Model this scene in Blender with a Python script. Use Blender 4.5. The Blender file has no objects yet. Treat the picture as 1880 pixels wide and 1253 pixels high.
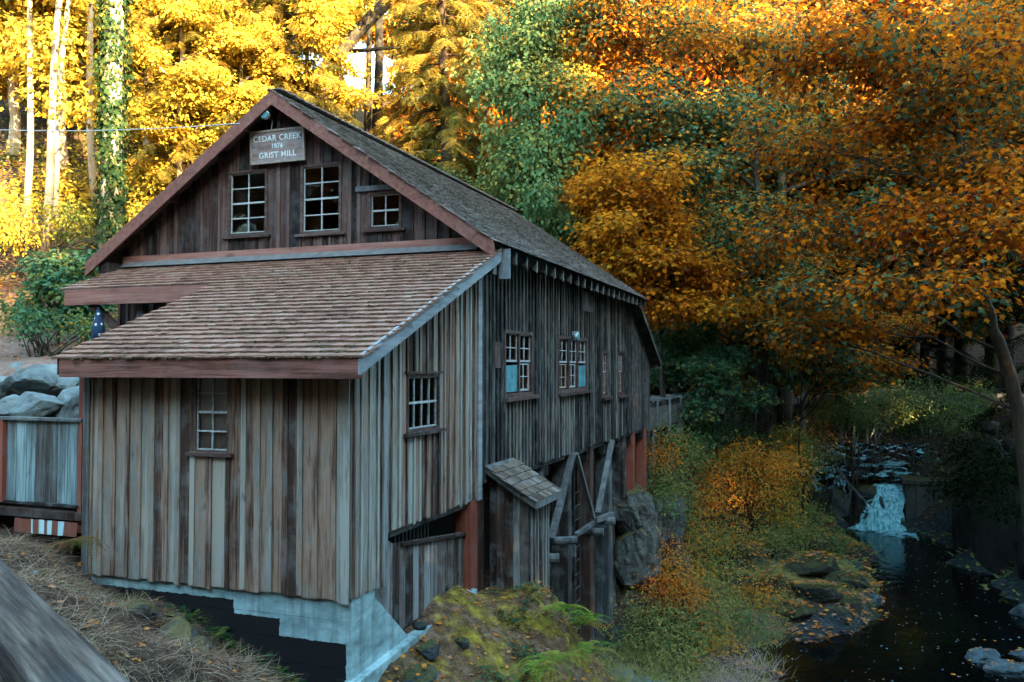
import bpy, bmesh, math, random
import numpy as np
from mathutils import Vector, Matrix, noise as mnoise

scene = bpy.context.scene
col = scene.collection
rng = np.random.default_rng(7)
random.seed(7)
R = math.radians

# ------------------------------------------------------------------ camera
CAM = np.array([6.1345, -15.0026, 3.2]); YAW, PITCH, FOC = R(20.01), R(1.7377), 1570.0
cam_d = bpy.data.cameras.new('camera'); cam_o = bpy.data.objects.new('camera', cam_d); col.objects.link(cam_o)
cam_o.location = CAM; cam_o.rotation_euler = (R(90) + PITCH, 0, YAW)
cam_d.sensor_width = 36; cam_d.lens = FOC / 1880 * 36; cam_d.clip_start = .1; cam_d.clip_end = 2000
cam_d.dof.use_dof = True; cam_d.dof.focus_distance = 18; cam_d.dof.aperture_fstop = 10
scene.camera = cam_o

# ------------------------------------------------------------------ light
SUN_AZ = math.atan2(.81, -.585); SUN_EL = R(22)
to_sun = Vector((math.sin(SUN_AZ) * math.cos(SUN_EL), math.cos(SUN_AZ) * math.cos(SUN_EL), math.sin(SUN_EL)))
world = bpy.data.worlds.new('World'); scene.world = world; world.use_nodes = True
nt = world.node_tree; nt.nodes.clear()
sky = nt.nodes.new('ShaderNodeTexSky'); sky.sky_type = 'NISHITA'; sky.sun_disc = False
sky.sun_elevation = SUN_EL; sky.sun_rotation = SUN_AZ; sky.air_density = 1.0; sky.dust_density = 1.0; sky.ozone_density = 0.0
bg = nt.nodes.new('ShaderNodeBackground'); bg.inputs[1].default_value = .15
wo = nt.nodes.new('ShaderNodeOutputWorld'); tint = nt.nodes.new('ShaderNodeMix'); tint.data_type = 'RGBA'; tint.blend_type = 'MULTIPLY'; tint.inputs[0].default_value = 1; tint.inputs[7].default_value = (.86, 1.06, .98, 1)
nt.links.new(sky.outputs[0], tint.inputs[6]); nt.links.new(tint.outputs[2], bg.inputs[0]); nt.links.new(bg.outputs[0], wo.inputs[0])
sd = bpy.data.lights.new('sun', 'SUN'); sd.energy = 5.0; sd.angle = R(.5); sd.color = (1, .70, .37)
so = bpy.data.objects.new('sun', sd); col.objects.link(so); so.rotation_euler = to_sun.to_track_quat('Z', 'Y').to_euler()
so.location = (40, -40, 60)
scene.view_settings.view_transform = 'Standard'; scene.view_settings.look = 'None'
scene.view_settings.gamma = 1; scene.view_settings.exposure = 4.15; scene.view_settings.use_curve_mapping = False
scene.render.engine = 'CYCLES'
scene.cycles.use_denoising = True; scene.cycles.max_bounces = 5; scene.cycles.diffuse_bounces = 2; scene.cycles.use_light_tree = False; scene.cycles.glossy_bounces = 2; scene.cycles.use_adaptive_sampling = True; scene.cycles.adaptive_threshold = .025
scene.cycles.transmission_bounces = 4; scene.cycles.transparent_max_bounces = 8
scene.cycles.sample_clamp_indirect = 6

# ------------------------------------------------------------------ measuring helpers
_fw = np.array([-math.sin(YAW) * math.cos(PITCH), math.cos(YAW) * math.cos(PITCH), math.sin(PITCH)])
_rt = np.array([math.cos(YAW), math.sin(YAW), 0]); _up = np.cross(_rt, _fw)
def at(px, py, depth):
    return CAM + (_fw + _rt * (px - 940) / FOC + _up * (626.5 - py) / FOC) * depth
def onz(z, px, py):
    d = _fw + _rt * (px - 940) / FOC + _up * (626.5 - py) / FOC
    return CAM + d * ((z - CAM[2]) / d[2])

# ------------------------------------------------------------------ object helpers
def link(o, parent=None):
    col.objects.link(o)
    if parent is not None: o.parent = parent
    return o
def tag(o, label=None, cat=None, group=None, kind=None):
    if label: o['label'] = label
    if cat: o['category'] = cat
    if group: o['group'] = group
    if kind: o['kind'] = kind
    return o
def empty(name, loc, label, cat, group=None, rz=0):
    o = bpy.data.objects.new(name, None); o.location = loc; o.rotation_euler = (0, 0, rz); o.empty_display_size = .3
    link(o); return tag(o, label, cat, group)
def pobj(name, verts, faces, mat, parent=None, smooth=False):
    me = bpy.data.meshes.new(name); me.from_pydata([tuple(map(float, v)) for v in verts], [], faces); me.update()
    if mat is not None: me.materials.append(mat)
    if smooth: me.polygons.foreach_set('use_smooth', [True] * len(me.polygons))
    return link(bpy.data.objects.new(name, me), parent)
BOXF = [(0, 3, 2, 1), (4, 5, 6, 7), (0, 1, 5, 4), (1, 2, 6, 5), (2, 3, 7, 6), (3, 0, 4, 7)]
def box_v(x0, x1, y0, y1, z0, z1):
    return [(x0, y0, z0), (x1, y0, z0), (x1, y1, z0), (x0, y1, z0), (x0, y0, z1), (x1, y0, z1), (x1, y1, z1), (x0, y1, z1)]
def beam_v(a, b, w, h, up=(0, 0, 1)):
    a = np.array(a, float); b = np.array(b, float); d = b - a; d /= np.linalg.norm(d); up = np.array(up, float)
    s = np.cross(d, up); s /= np.linalg.norm(s); t = np.cross(s, d)
    s = s * w / 2; t = t * h / 2
    return [a - s - t, a + s - t, b + s - t, b - s - t, a - s + t, a + s + t, b + s + t, b - s + t]
class MB:
    def __init__(self): self.v = []; self.f = []
    def add(self, v, f):
        n = len(self.v); self.v += [tuple(map(float, q)) for q in v]; self.f += [tuple(i + n for i in q) for q in f]; return self
    def box(self, *a): return self.add(box_v(*a), BOXF)
    def beam(self, a, b, w, h, up=(0, 0, 1)): return self.add(beam_v(a, b, w, h, up), BOXF)
    def tube(self, pts, rad, n=7, cap=True):
        pts = np.array(pts, float); m = len(pts); rad = np.broadcast_to(rad, (m,))
        tg = np.gradient(pts, axis=0); tg /= np.linalg.norm(tg, axis=1)[:, None] + 1e-9
        ref = np.array([.3, .2, 1.]) if abs(tg[0][2]) < .9 else np.array([1., .2, .1])
        V = []
        for i in range(m):
            s = np.cross(tg[i], ref); s /= np.linalg.norm(s) + 1e-9; t = np.cross(s, tg[i])
            for k in range(n):
                a = 2 * math.pi * k / n; V.append(pts[i] + rad[i] * (math.cos(a) * s + math.sin(a) * t))
        F = [(i * n + k, i * n + (k + 1) % n, (i + 1) * n + (k + 1) % n, (i + 1) * n + k) for i in range(m - 1) for k in range(n)]
        if cap: F += [tuple(range(n))[::-1], tuple((m - 1) * n + k for k in range(n))]
        return self.add(V, F)
    def build(self, name, mat, parent=None, smooth=False): return pobj(name, self.v, self.f, mat, parent, smooth)
def np_mesh(name, V, loops, fs, mat, v=None, smooth=False):
    """V (n,3); loops flat vertex indices; fs = constant face size"""
    me = bpy.data.meshes.new(name); me.vertices.add(len(V)); me.vertices.foreach_set('co', np.ascontiguousarray(V, dtype=np.float32).ravel())
    nl = len(loops); nf = nl // fs
    me.loops.add(nl); me.loops.foreach_set('vertex_index', np.ascontiguousarray(loops, dtype=np.int32))
    me.polygons.add(nf); me.polygons.foreach_set('loop_start', np.arange(nf, dtype=np.int32) * fs)
    if smooth: me.polygons.foreach_set('use_smooth', np.ones(nf, dtype=bool))
    me.update(calc_edges=True)
    if v is not None:
        a = me.attributes.new('v', 'FLOAT', 'FACE'); a.data.foreach_set('value', np.ascontiguousarray(v, dtype=np.float32))
    if mat is not None: me.materials.append(mat)
    return me
def nrm(a): return a / (np.linalg.norm(a, axis=-1, keepdims=True) + 1e-9)
def inst_mesh(name, P, D, N, S, tv, tf, v, mat, smooth=False):
    """copies of a template (tv verts, tf faces) at P, pointing along D with normal N, size S, into one mesh"""
    P = np.asarray(P, float); n = len(P); tv = np.asarray(tv, float); tf = np.asarray(tf); k = len(tv)
    D = nrm(np.asarray(D, float)); side = nrm(np.cross(D, N)); Nn = np.cross(side, D)
    S = np.broadcast_to(np.asarray(S, float), (n,))
    V = P[:, None] + S[:, None, None] * (tv[None, :, 0:1] * side[:, None] + tv[None, :, 1:2] * D[:, None] + tv[None, :, 2:3] * Nn[:, None])
    L = (tf.ravel()[None] + (np.arange(n) * k)[:, None]).ravel()
    return np_mesh(name, V.reshape(-1, 3), L, tf.shape[1], mat, np.repeat(v, len(tf)), smooth)

# ------------------------------------------------------------------ materials
def _new(name):
    m = bpy.data.materials.new(name); m.use_nodes = True; n = m.node_tree; n.nodes.clear()
    return m, n
def _n(t, ty, **kw):
    x = t.nodes.new(ty)
    for k, v in kw.items():
        if k.startswith('i'): x.inputs[int(k[1:])].default_value = v
        else: setattr(x, k, v)
    return x
def ramp(t, fac, stops, interp='LINEAR'):
    r = t.nodes.new('ShaderNodeValToRGB'); e = r.color_ramp.elements; r.color_ramp.interpolation = interp
    while len(e) > 1: e.remove(e[-1])
    e[0].position = stops[0][0]; e[0].color = (*stops[0][1], 1)
    for p, c in stops[1:]:
        q = e.new(p); q.color = (*c, 1)
    t.links.new(fac, r.inputs[0]); return r.outputs[0]
def math_n(t, op, a, b=None, clamp=False):
    m = t.nodes.new('ShaderNodeMath'); m.operation = op; m.use_clamp = clamp
    for i, q in enumerate((a, b)):
        if q is None: continue
        if isinstance(q, (int, float)): m.inputs[i].default_value = q
        else: t.links.new(q, m.inputs[i])
    return m.outputs[0]
def mixc(t, fac, a, b, blend='MIX'):
    m = t.nodes.new('ShaderNodeMix'); m.data_type = 'RGBA'; m.blend_type = blend
    for i, q in ((0, fac), (6, a), (7, b)):
        if isinstance(q, (int, float)): m.inputs[i].default_value = q
        elif isinstance(q, tuple): m.inputs[i].default_value = (*q, 1)
        else: t.links.new(q, m.inputs[i])
    return m.outputs[2]
def noise_n(t, vec, scale, detail=4, rough=.55, dist=0):
    n = t.nodes.new('ShaderNodeTexNoise'); n.inputs['Scale'].default_value = scale; n.inputs['Detail'].default_value = detail
    n.inputs['Roughness'].default_value = rough; n.inputs['Distortion'].default_value = dist
    if vec is not None: t.links.new(vec, n.inputs['Vector'])
    return n.outputs[0]
def mapping(t, vec, scale=(1, 1, 1), loc=None):
    m = t.nodes.new('ShaderNodeMapping'); m.inputs['Scale'].default_value = scale; t.links.new(vec, m.inputs['Vector'])
    if loc is not None: t.links.new(loc, m.inputs['Location'])
    return m.outputs[0]
def finish(t, colr, rough=.85, bump=None, bstr=.3, bdist=.02, spec=.3, metal=0):
    p = t.nodes.new('ShaderNodeBsdfPrincipled'); o = t.nodes.new('ShaderNodeOutputMaterial')
    if isinstance(colr, tuple): p.inputs['Base Color'].default_value = (*colr, 1)
    else: t.links.new(colr, p.inputs['Base Color'])
    if isinstance(rough, (int, float)): p.inputs['Roughness'].default_value = rough
    else: t.links.new(rough, p.inputs['Roughness'])
    p.inputs['Specular IOR Level'].default_value = spec; p.inputs['Metallic'].default_value = metal
    if bump is not None:
        b = t.nodes.new('ShaderNodeBump'); b.inputs['Strength'].default_value = bstr; b.inputs['Distance'].default_value = bdist
        t.links.new(bump, b.inputs['Height']); t.links.new(b.outputs[0], p.inputs['Normal'])
    t.links.new(p.outputs[0], o.inputs[0]); return p
def stops(cols, lo=.0, hi=1.):
    n = len(cols); return [(lo + (hi - lo) * i / (n - 1), c) for i, c in enumerate(cols)]
def wood(name, cols, axis='z', rand=.5, lo=.15, hi=.85, bleach=None, bz=None, grey=.35, fine=1.):
    """weathered timber: tone per board, long streaks and fine grain along the board"""
    m, t = _new(name); tc = _n(t, 'ShaderNodeTexCoord'); oi = _n(t, 'ShaderNodeObjectInfo')
    off = t.nodes.new('ShaderNodeCombineXYZ'); r37 = math_n(t, 'MULTIPLY', oi.outputs['Random'], 37.); r91 = math_n(t, 'MULTIPLY', oi.outputs['Random'], 91.)
    t.links.new(r37, off.inputs[0]); t.links.new(r91, off.inputs[1]); t.links.new(r37, off.inputs[2])
    ax = 'xyz'.index(axis); s1 = [34.] * 3; s1[ax] = 1.3; s2 = [9.] * 3; s2[ax] = .6; s3 = [2.2] * 3; s1 = [q * fine for q in s1]; s2 = [q * fine for q in s2]
    g = noise_n(t, mapping(t, tc.outputs['Object'], s1, off.outputs[0]), 1, 5, .65, .4)
    st = noise_n(t, mapping(t, tc.outputs['Object'], s2, off.outputs[0]), 1, 4, .6, .3)
    bl = noise_n(t, mapping(t, tc.outputs['Object'], s3, off.outputs[0]), 1, 4, .6)
    val = math_n(t, 'ADD', math_n(t, 'MULTIPLY', oi.outputs['Random'], rand), math_n(t, 'MULTIPLY', math_n(t, 'SUBTRACT', st, .5), 1.15))
    val = math_n(t, 'ADD', val, math_n(t, 'MULTIPLY', math_n(t, 'SUBTRACT', g, .5), .85))
    val = math_n(t, 'ADD', val, .5 - rand / 2)
    c = ramp(t, val, stops(cols, lo, hi))
    # silvered patches and dark stains with a shape of their own
    sv = ramp(t, bl, [(.48, (0, 0, 0)), (.68, (1, 1, 1))])
    c = mixc(t, math_n(t, 'MULTIPLY', sv, grey), c, bleach or (.26, .29, .29))
    kn = noise_n(t, mapping(t, tc.outputs['Object'], [5 if i != ax else 2.2 for i in range(3)], off.outputs[0]), 1, 2, .5)
    c = mixc(t, math_n(t, 'MULTIPLY', ramp(t, kn, [(.66, (0, 0, 0)), (.74, (1, 1, 1))]), .55), c, (.035, .026, .022))
    if bz:   # wood kept brown where rain does not reach, silvered below: (z_low, z_high, colour)
        sp = _n(t, 'ShaderNodeSeparateXYZ'); t.links.new(tc.outputs['Object'], sp.inputs[0])
        mr = _n(t, 'ShaderNodeMapRange'); mr.inputs[1].default_value = bz[0]; mr.inputs[2].default_value = bz[1]
        t.links.new(math_n(t, 'ADD', sp.outputs[2], math_n(t, 'MULTIPLY', math_n(t, 'SUBTRACT', st, .5), 2.)), mr.inputs[0])
        c = mixc(t, math_n(t, 'MULTIPLY', mr.outputs[0], .75), c, mixc(t, .8, c, bz[2], 'MULTIPLY'))
    finish(t, c, .88, math_n(t, 'ADD', g, math_n(t, 'MULTIPLY', st, .6)), .55, .012, .2)
    return m
def leafmat(name, cols, trans=.45, lo=0., hi=1., rough=.5):
    m, t = _new(name); a = _n(t, 'ShaderNodeAttribute', attribute_name='v')
    c = ramp(t, a.outputs['Fac'], stops(cols, lo, hi))
    d = _n(t, 'ShaderNodeBsdfDiffuse'); tr = _n(t, 'ShaderNodeBsdfTranslucent');
    t.links.new(c, d.inputs[0]); t.links.new(mixc(t, .35, c, (1, .85, .3), 'MULTIPLY'), tr.inputs[0])
    m1 = _n(t, 'ShaderNodeMixShader', i0=trans); t.links.new(d.outputs[0], m1.inputs[1]); t.links.new(tr.outputs[0], m1.inputs[2])
    o = _n(t, 'ShaderNodeOutputMaterial'); t.links.new(m1.outputs[0], o.inputs[0]); return m
def rocky(name, cols, scale=2., moss=None, mossamt=.5, bstr=.8):
    m, t = _new(name); g = _n(t, 'ShaderNodeNewGeometry'); tc = g.outputs['Position']
    n1 = noise_n(t, tc, scale, 8, .62); n2 = noise_n(t, tc, scale * 6, 6, .6); vo = _n(t, 'ShaderNodeTexVoronoi'); vo.feature = 'DISTANCE_TO_EDGE'
    vo.inputs['Scale'].default_value = scale * 1.1; t.links.new(tc, vo.inputs['Vector'])
    c = ramp(t, math_n(t, 'ADD', math_n(t, 'MULTIPLY', n1, .7), math_n(t, 'MULTIPLY', n2, .3)), stops(cols, .3, .7))
    if moss:
        sp = _n(t, 'ShaderNodeSeparateXYZ'); t.links.new(g.outputs['Normal'], sp.inputs[0])
        f = math_n(t, 'ADD', math_n(t, 'MULTIPLY', sp.outputs[2], .6), math_n(t, 'MULTIPLY', n1, 1.1))
        f = ramp(t, f, [(1.0 - mossamt * .6, (0, 0, 0)), (1.15 - mossamt * .6, (1, 1, 1))])
        c = mixc(t, f, c, ramp(t, n2, stops(moss, .3, .7)))
    h = math_n(t, 'ADD', n1, math_n(t, 'MULTIPLY', n2, .35))
    finish(t, c, .8, h, bstr, .12, .3); return m
def plain(name, c, rough=.7, metal=0, var=.25, scale=6, spec=.3):
    m, t = _new(name); tc = _n(t, 'ShaderNodeTexCoord'); n = noise_n(t, tc.outputs['Object'], scale, 6, .65)
    finish(t, ramp(t, n, [(.3, tuple(x * (1 - var) for x in c)), (.7, tuple(min(1, x * (1 + var)) for x in c))]), rough, n, .15, .01, spec, metal); return m

W = {}
W['front'] = wood('weathered_wall_wood', [(.04, .023, .017), (.11, .065, .045), (.2, .125, .085), (.27, .18, .128), (.15, .135, .112), (.2, .195, .168), (.29, .26, .21)], rand=.8, grey=.25, bz=(2.2, 3.0, (.62, .47, .36)))
W['side'] = wood('weathered_side_wood', [(.035, .02, .015), (.105, .06, .043), (.21, .13, .092), (.28, .19, .138), (.15, .14, .12), (.28, .28, .245)], rand=.9, grey=.25)
W['gable'] = wood('dark_gable_wood', [(.006, .0035, .003), (.02, .0105, .0085), (.042, .021, .017), (.07, .036, .029), (.10, .062, .052)], rand=.6, grey=.12)
W['main'] = wood('blackened_main_wood', [(.004, .006, .0075), (.010, .013, .0145), (.032, .023, .019), (.032, .044, .047), (.10, .075, .058), (.17, .175, .155)], rand=.65, grey=.3, bleach=(.2, .22, .21), bz=(3.4, 4.6, (.75, .62, .55)))
W['rear'] = wood('grey_rear_wood', [(.01, .009, .009), (.03, .026, .025), (.065, .06, .057), (.1, .097, .093)], rand=.5)
W['shed'] = wood('brown_shed_wood', [(.012, .007, .006), (.04, .024, .019), (.10, .066, .05), (.09, .088, .083), (.2, .21, .2)], rand=.7)
W['red'] = wood('red_brown_fascia_wood', [(.05, .02, .014), (.17, .068, .05), (.24, .105, .08), (.27, .15, .12)], axis='x', rand=.3, grey=.2, bleach=(.22, .17, .16))
W['rake'] = wood('red_brown_rake_wood', [(.09, .034, .025), (.17, .07, .052), (.24, .11, .085)], axis='y', rand=.3, grey=.15, bleach=(.2, .15, .14))
W['greyrake'] = wood('grey_blue_rake_wood', [(.13, .15, .16), (.2, .23, .24), (.27, .32, .33)], axis='y', rand=.3, grey=.3)
W['redpost'] = wood('red_post_wood', [(.13, .035, .022), (.19, .05, .03), (.24, .075, .05)], rand=.3, grey=.08)
W['post'] = wood('old_post_timber', [(.004, .0035, .0035), (.012, .009, .008), (.028, .022, .02), (.06, .06, .058)], rand=.5)
W['redoldpost'] = wood('old_reddish_post_timber', [(.008, .0045, .0035), (.028, .013, .010), (.06, .03, .022), (.09, .06, .05)], rand=.4, grey=.15)
W['tealpost'] = wood('grey_blue_post_timber', [(.02, .023, .025), (.05, .058, .06), (.095, .11, .113), (.15, .17, .17)], rand=.4)
W['brace'] = wood('grey_brace_timber', [(.035, .036, .036), (.08, .083, .082), (.13, .135, .13)], rand=.5)
W['fence'] = wood('blue_grey_fence_wood', [(.03, .03, .028), (.08, .07, .06), (.10, .13, .133), (.17, .24, .245), (.25, .34, .34)], rand=.6, grey=.15)
W['rail'] = wood('old_rail_wood', [(.003, .002, .0015), (.018, .012, .008), (.045, .032, .022), (.075, .057, .042), (.11, .09, .07)], axis='x', rand=.2, grey=.06, fine=2.2, lo=.25, hi=.75)
W['flume'] = wood('dark_flume_wood', [(.04, .04, .038), (.09, .092, .088), (.16, .165, .155)], rand=.4)
W['sill'] = wood('window_trim_wood', [(.02, .011, .009), (.06, .034, .027), (.11, .07, .057)], axis='x', rand=.4, grey=.15)
W['bark'] = wood('grey_bark', [(.006, .005, .004), (.018, .014, .011), (.05, .042, .032)], rand=.3, bleach=(.1, .11, .06))
W['mapbark'] = wood('brown_maple_bark', [(.012, .008, .005), (.04, .026, .016), (.09, .06, .036)], rand=.3, bleach=(.06, .06, .025))
W['palebark'] = wood('pale_bark', [(.16, .11, .07), (.26, .19, .12), (.34, .27, .18)], rand=.3)
W['redbark'] = wood('red_cedar_bark', [(.012, .007, .0045), (.04, .024, .016), (.09, .055, .036)], rand=.3, bleach=(.16, .12, .07))
M = {}
M['white'] = plain('flaked_white_paint', (.30, .32, .315), .6, var=.45, scale=20)
M['letter'] = plain('pale_letter_paint', (.5, .54, .54), .7, var=.35, scale=14)
M['creampaint'] = plain('old_cream_sash_paint', (.24, .2, .165), .6, var=.45, scale=20)
M['dark'] = plain('interior_shade_black', (.004, .0035, .003), .9)  # near-black colour stands in for shade inside and under the buildings
M['teal'] = plain('teal_window_board', (.06, .19, .215), .7, var=.5, scale=4)
M['flash'] = plain('dull_flashing', (.10, .095, .09), .7, 0, .3)
M['metal'] = plain('galvanised_metal', (.35, .42, .45), .45, .6, .2)
M['iron'] = plain('dark_iron', (.05, .055, .06), .6, .5)
M['cable'] = plain('cable_sheath', (.3, .32, .33), .6)
M['reflection_panel'] = plain('pink_reflection_tone', (.36, .25, .21), .9, var=.35, scale=3)  # pinkish colour stands in for the reflection in the front window
def m_glass():
    m, t = _new('old_window_glass'); lw = _n(t, 'ShaderNodeFresnel'); lw.inputs[0].default_value = 1.5
    tc = _n(t, 'ShaderNodeTexCoord'); n = noise_n(t, tc.outputs['Object'], 5, 2, .5); b = _n(t, 'ShaderNodeBump'); b.inputs['Strength'].default_value = .04; b.inputs['Distance'].default_value = .05
    t.links.new(n, b.inputs['Height'])
    tr = _n(t, 'ShaderNodeBsdfTransparent'); tr.inputs[0].default_value = (.75, .8, .78, 1); gl = _n(t, 'ShaderNodeBsdfGlossy'); gl.inputs['Roughness'].default_value = .03
    t.links.new(b.outputs[0], gl.inputs['Normal'])
    f = math_n(t, 'ADD', math_n(t, 'MULTIPLY', lw.outputs[0], 1.0), .015, True)
    mx = _n(t, 'ShaderNodeMixShader'); t.links.new(f, mx.inputs[0]); t.links.new(tr.outputs[0], mx.inputs[1]); t.links.new(gl.outputs[0], mx.inputs[2])
    o = _n(t, 'ShaderNodeOutputMaterial'); t.links.new(mx.outputs[0], o.inputs[0]); return m
M['glass'] = m_glass()
def m_shingle(name, cols, moss):
    m, t = _new(name); a = _n(t, 'ShaderNodeAttribute', attribute_name='v'); oi = _n(t, 'ShaderNodeObjectInfo'); g = _n(t, 'ShaderNodeNewGeometry')
    f = math_n(t, 'FRACT', math_n(t, 'ADD', a.outputs['Fac'], oi.outputs['Random']))
    n1 = noise_n(t, g.outputs['Position'], 1.3, 5, .6); n2 = noise_n(t, g.outputs['Position'], 22, 4, .6); n3 = noise_n(t, g.outputs['Position'], .5, 3, .5)
    val = math_n(t, 'ADD', math_n(t, 'MULTIPLY', f, .30), math_n(t, 'ADD', math_n(t, 'MULTIPLY', n2, .45), math_n(t, 'MULTIPLY', n3, .35)))
    c = ramp(t, val, stops(cols, .25, .8))
    ms = ramp(t, math_n(t, 'ADD', math_n(t, 'MULTIPLY', n1, .6), math_n(t, 'MULTIPLY', n2, .4)), [(.54, (0, 0, 0)), (.66, (1, 1, 1))])
    c = mixc(t, math_n(t, 'MULTIPLY', ms, moss), c, (.045, .05, .022))
    finish(t, c, .9, n2, .5, .01, .2); return m
M['shingle'] = m_shingle('red_brown_shingle', [(.05, .025, .016), (.12, .057, .038), (.185, .09, .06), (.215, .115, .08), (.25, .16, .125)], .5)
M['shingle3'] = m_shingle('brown_shed_shingle', [(.010, .008, .006), (.04, .028, .02), (.09, .062, .045), (.13, .10, .078), (.2, .18, .16)], .6)
M['shingle2'] = m_shingle('grey_mossy_shingle', [(.018, .014, .012), (.065, .052, .044), (.14, .115, .098), (.18, .15, .13), (.26, .24, .225)], .6)
def m_concrete():
    m, t = _new('board_marked_concrete'); tc = _n(t, 'ShaderNodeTexCoord'); sp = _n(t, 'ShaderNodeSeparateXYZ'); t.links.new(tc.outputs['Object'], sp.inputs[0])
    n = noise_n(t, mapping(t, tc.outputs['Object'], (1, 1, 2.5)), 2.2, 7, .65); n2 = noise_n(t, tc.outputs['Object'], 30, 4, .6)
    nw = noise_n(t, tc.outputs['Object'], 9, 5, .6)
    x = math_n(t, 'ADD', sp.outputs[0], math_n(t, 'MULTIPLY', math_n(t, 'SUBTRACT', nw, .5), .07)); z = math_n(t, 'ADD', sp.outputs[2], math_n(t, 'MULTIPLY', math_n(t, 'SUBTRACT', nw, .5), .06))
    c = ramp(t, n, [(.28, (.09, .15, .155)), (.45, (.18, .28, .285)), (.6, (.27, .4, .405)), (.75, (.36, .5, .5))])
    c = mixc(t, math_n(t, 'MULTIPLY', ramp(t, n2, [(.62, (0, 0, 0)), (.7, (1, 1, 1))]), .4), c, (.12, .13, .13))
    ns = noise_n(t, mapping(t, tc.outputs['Object'], (7, 7, .7)), 1, 5, .6); c = mixc(t, math_n(t, 'MULTIPLY', ramp(t, ns, [(.5, (0, 0, 0)), (.66, (1, 1, 1))]), .55), c, (.075, .095, .085))
    # waterproofing tar, painted on in steps on the front face
    def below(zv): return math_n(t, 'LESS_THAN', z, zv)
    def left(xv): return math_n(t, 'LESS_THAN', x, xv)
    ms = math_n(t, 'MAXIMUM', math_n(t, 'MULTIPLY', left(-1.92), below(-.165)), math_n(t, 'MAXIMUM', math_n(t, 'MULTIPLY', left(-1.14), below(-.36)), below(-.60)))
    front = math_n(t, 'LESS_THAN', sp.outputs[1], -4.6); ms = math_n(t, 'MULTIPLY', ms, math_n(t, 'MULTIPLY', front, left(-.06)))
    c = mixc(t, ms, c, ramp(t, n2, [(.3, (.0012, .0016, .002)), (.75, (.005, .006, .007))]))
    finish(t, c, .75, math_n(t, 'ADD', n, n2), .25, .01, .3); return m
M['concrete'] = m_concrete()
def m_rust():
    m, t = _new('rusted_painted_sheet'); tc = _n(t, 'ShaderNodeTexCoord'); n = noise_n(t, mapping(t, tc.outputs['Object'], (6.5, 6.5, .6)), 1, 2, .4)
    c = ramp(t, n, [(.50, (.16, .055, .035)), (.53, (.3, .5, .52)), (.7, (.45, .6, .6))]); finish(t, c, .6, n, .2); return m
M['rust'] = m_rust()
M['boulder'] = rocky('blue_grey_basalt', [(.02, .026, .028), (.06, .08, .084), (.1, .13, .132), (.17, .2, .195)], 1.1, [(.1, .07, .03), (.16, .1, .03)], -.25)
M['rock'] = rocky('wet_creek_rock', [(.006, .009, .010), (.024, .036, .04), (.07, .105, .112)], 1.6, [(.02, .024, .007), (.05, .05, .012)], .3)
M['cliff'] = rocky('mossy_cliff_rock', [(.010, .009, .008), (.04, .036, .03), (.10, .108, .10), (.2, .25, .245)], 1.3, [(.05, .042, .013), (.10, .08, .022)], .35)
M['mossrock'] = rocky('moss_covered_rock', [(.015, .014, .012), (.05, .048, .042), (.11, .11, .1)], 1.5, [(.08, .045, .012), (.22, .14, .02), (.42, .35, .03)], .6)
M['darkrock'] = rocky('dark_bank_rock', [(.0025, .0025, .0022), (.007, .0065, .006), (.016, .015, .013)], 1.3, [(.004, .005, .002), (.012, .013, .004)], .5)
L = {}
L['orange'] = leafmat('orange_maple_leaf', [(.035, .08, .045), (.12, .12, .035), (.03, .02, .015), (.46, .16, .01), (.58, .145, .008), (.05, .02, .015), (.44, .075, .01)])  # near-black stops stand in for shaded gaps between leaves
L['amber'] = leafmat('amber_maple_leaf', [(.10, .14, .04), (.36, .17, .014), (.58, .21, .012), (.06, .035, .012), (.64, .22, .012), (.52, .13, .01), (.12, .04, .02)])  # dark middle stop paints in the look of shaded gaps
L['mixed'] = leafmat('turning_maple_leaf', [(.03, .085, .06), (.06, .14, .09), (.09, .17, .085), (.02, .03, .02), (.18, .18, .05), (.5, .19, .014), (.58, .145, .008), (.05, .018, .018), (.2, .06, .04)])  # darkest stops put shade between the leaves into their colour
L['rust'] = leafmat('rust_maple_leaf', [(.03, .085, .06), (.06, .135, .085), (.10, .15, .06), (.03, .02, .018), (.42, .15, .012), (.6, .165, .008), (.52, .10, .008), (.06, .022, .018), (.3, .07, .03)])  # purple-brown leaves, plus near-black stops painting shaded crown gaps
L['green'] = leafmat('green_maple_leaf', [(.02, .06, .035), (.035, .1, .06), (.06, .14, .075), (.11, .15, .045), (.32, .16, .016)])
L['vine'] = leafmat('pale_vine_leaf', [(.03, .075, .03), (.06, .12, .05), (.10, .165, .065), (.18, .2, .055), (.34, .22, .03)])
L['ivy'] = leafmat('ivy_leaf', [(.006, .018, .008), (.014, .032, .012), (.028, .048, .016), (.08, .075, .018)], .2)
L['gold'] = leafmat('golden_leaf', [(.09, .12, .03), (.24, .24, .04), (.45, .33, .04), (.62, .4, .045), (.07, .065, .015), (.62, .36, .035), (.45, .18, .015)])  # dark olive stop imitates shaded gaps in the sunlit crowns
L['cedar'] = leafmat('cedar_spray', [(.02, .03, .01), (.06, .065, .015), (.17, .13, .025), (.34, .21, .035), (.45, .23, .035)], .35)  # dark first stop paints the shaded inside of the crown
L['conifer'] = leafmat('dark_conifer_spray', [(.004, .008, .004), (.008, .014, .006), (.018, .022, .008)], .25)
L['shrub'] = leafmat('russet_shrub_leaf', [(.08, .15, .05), (.17, .19, .05), (.3, .22, .045), (.52, .24, .03), (.6, .19, .02), (.42, .10, .03), (.12, .04, .025)])
L['olive'] = leafmat('olive_shrub_leaf', [(.055, .12, .05), (.11, .18, .065), (.2, .2, .06), (.28, .2, .065)])
L['fern'] = leafmat('fern_frond', [(.06, .13, .02), (.13, .22, .03), (.24, .3, .05), (.3, .24, .05)])
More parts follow.
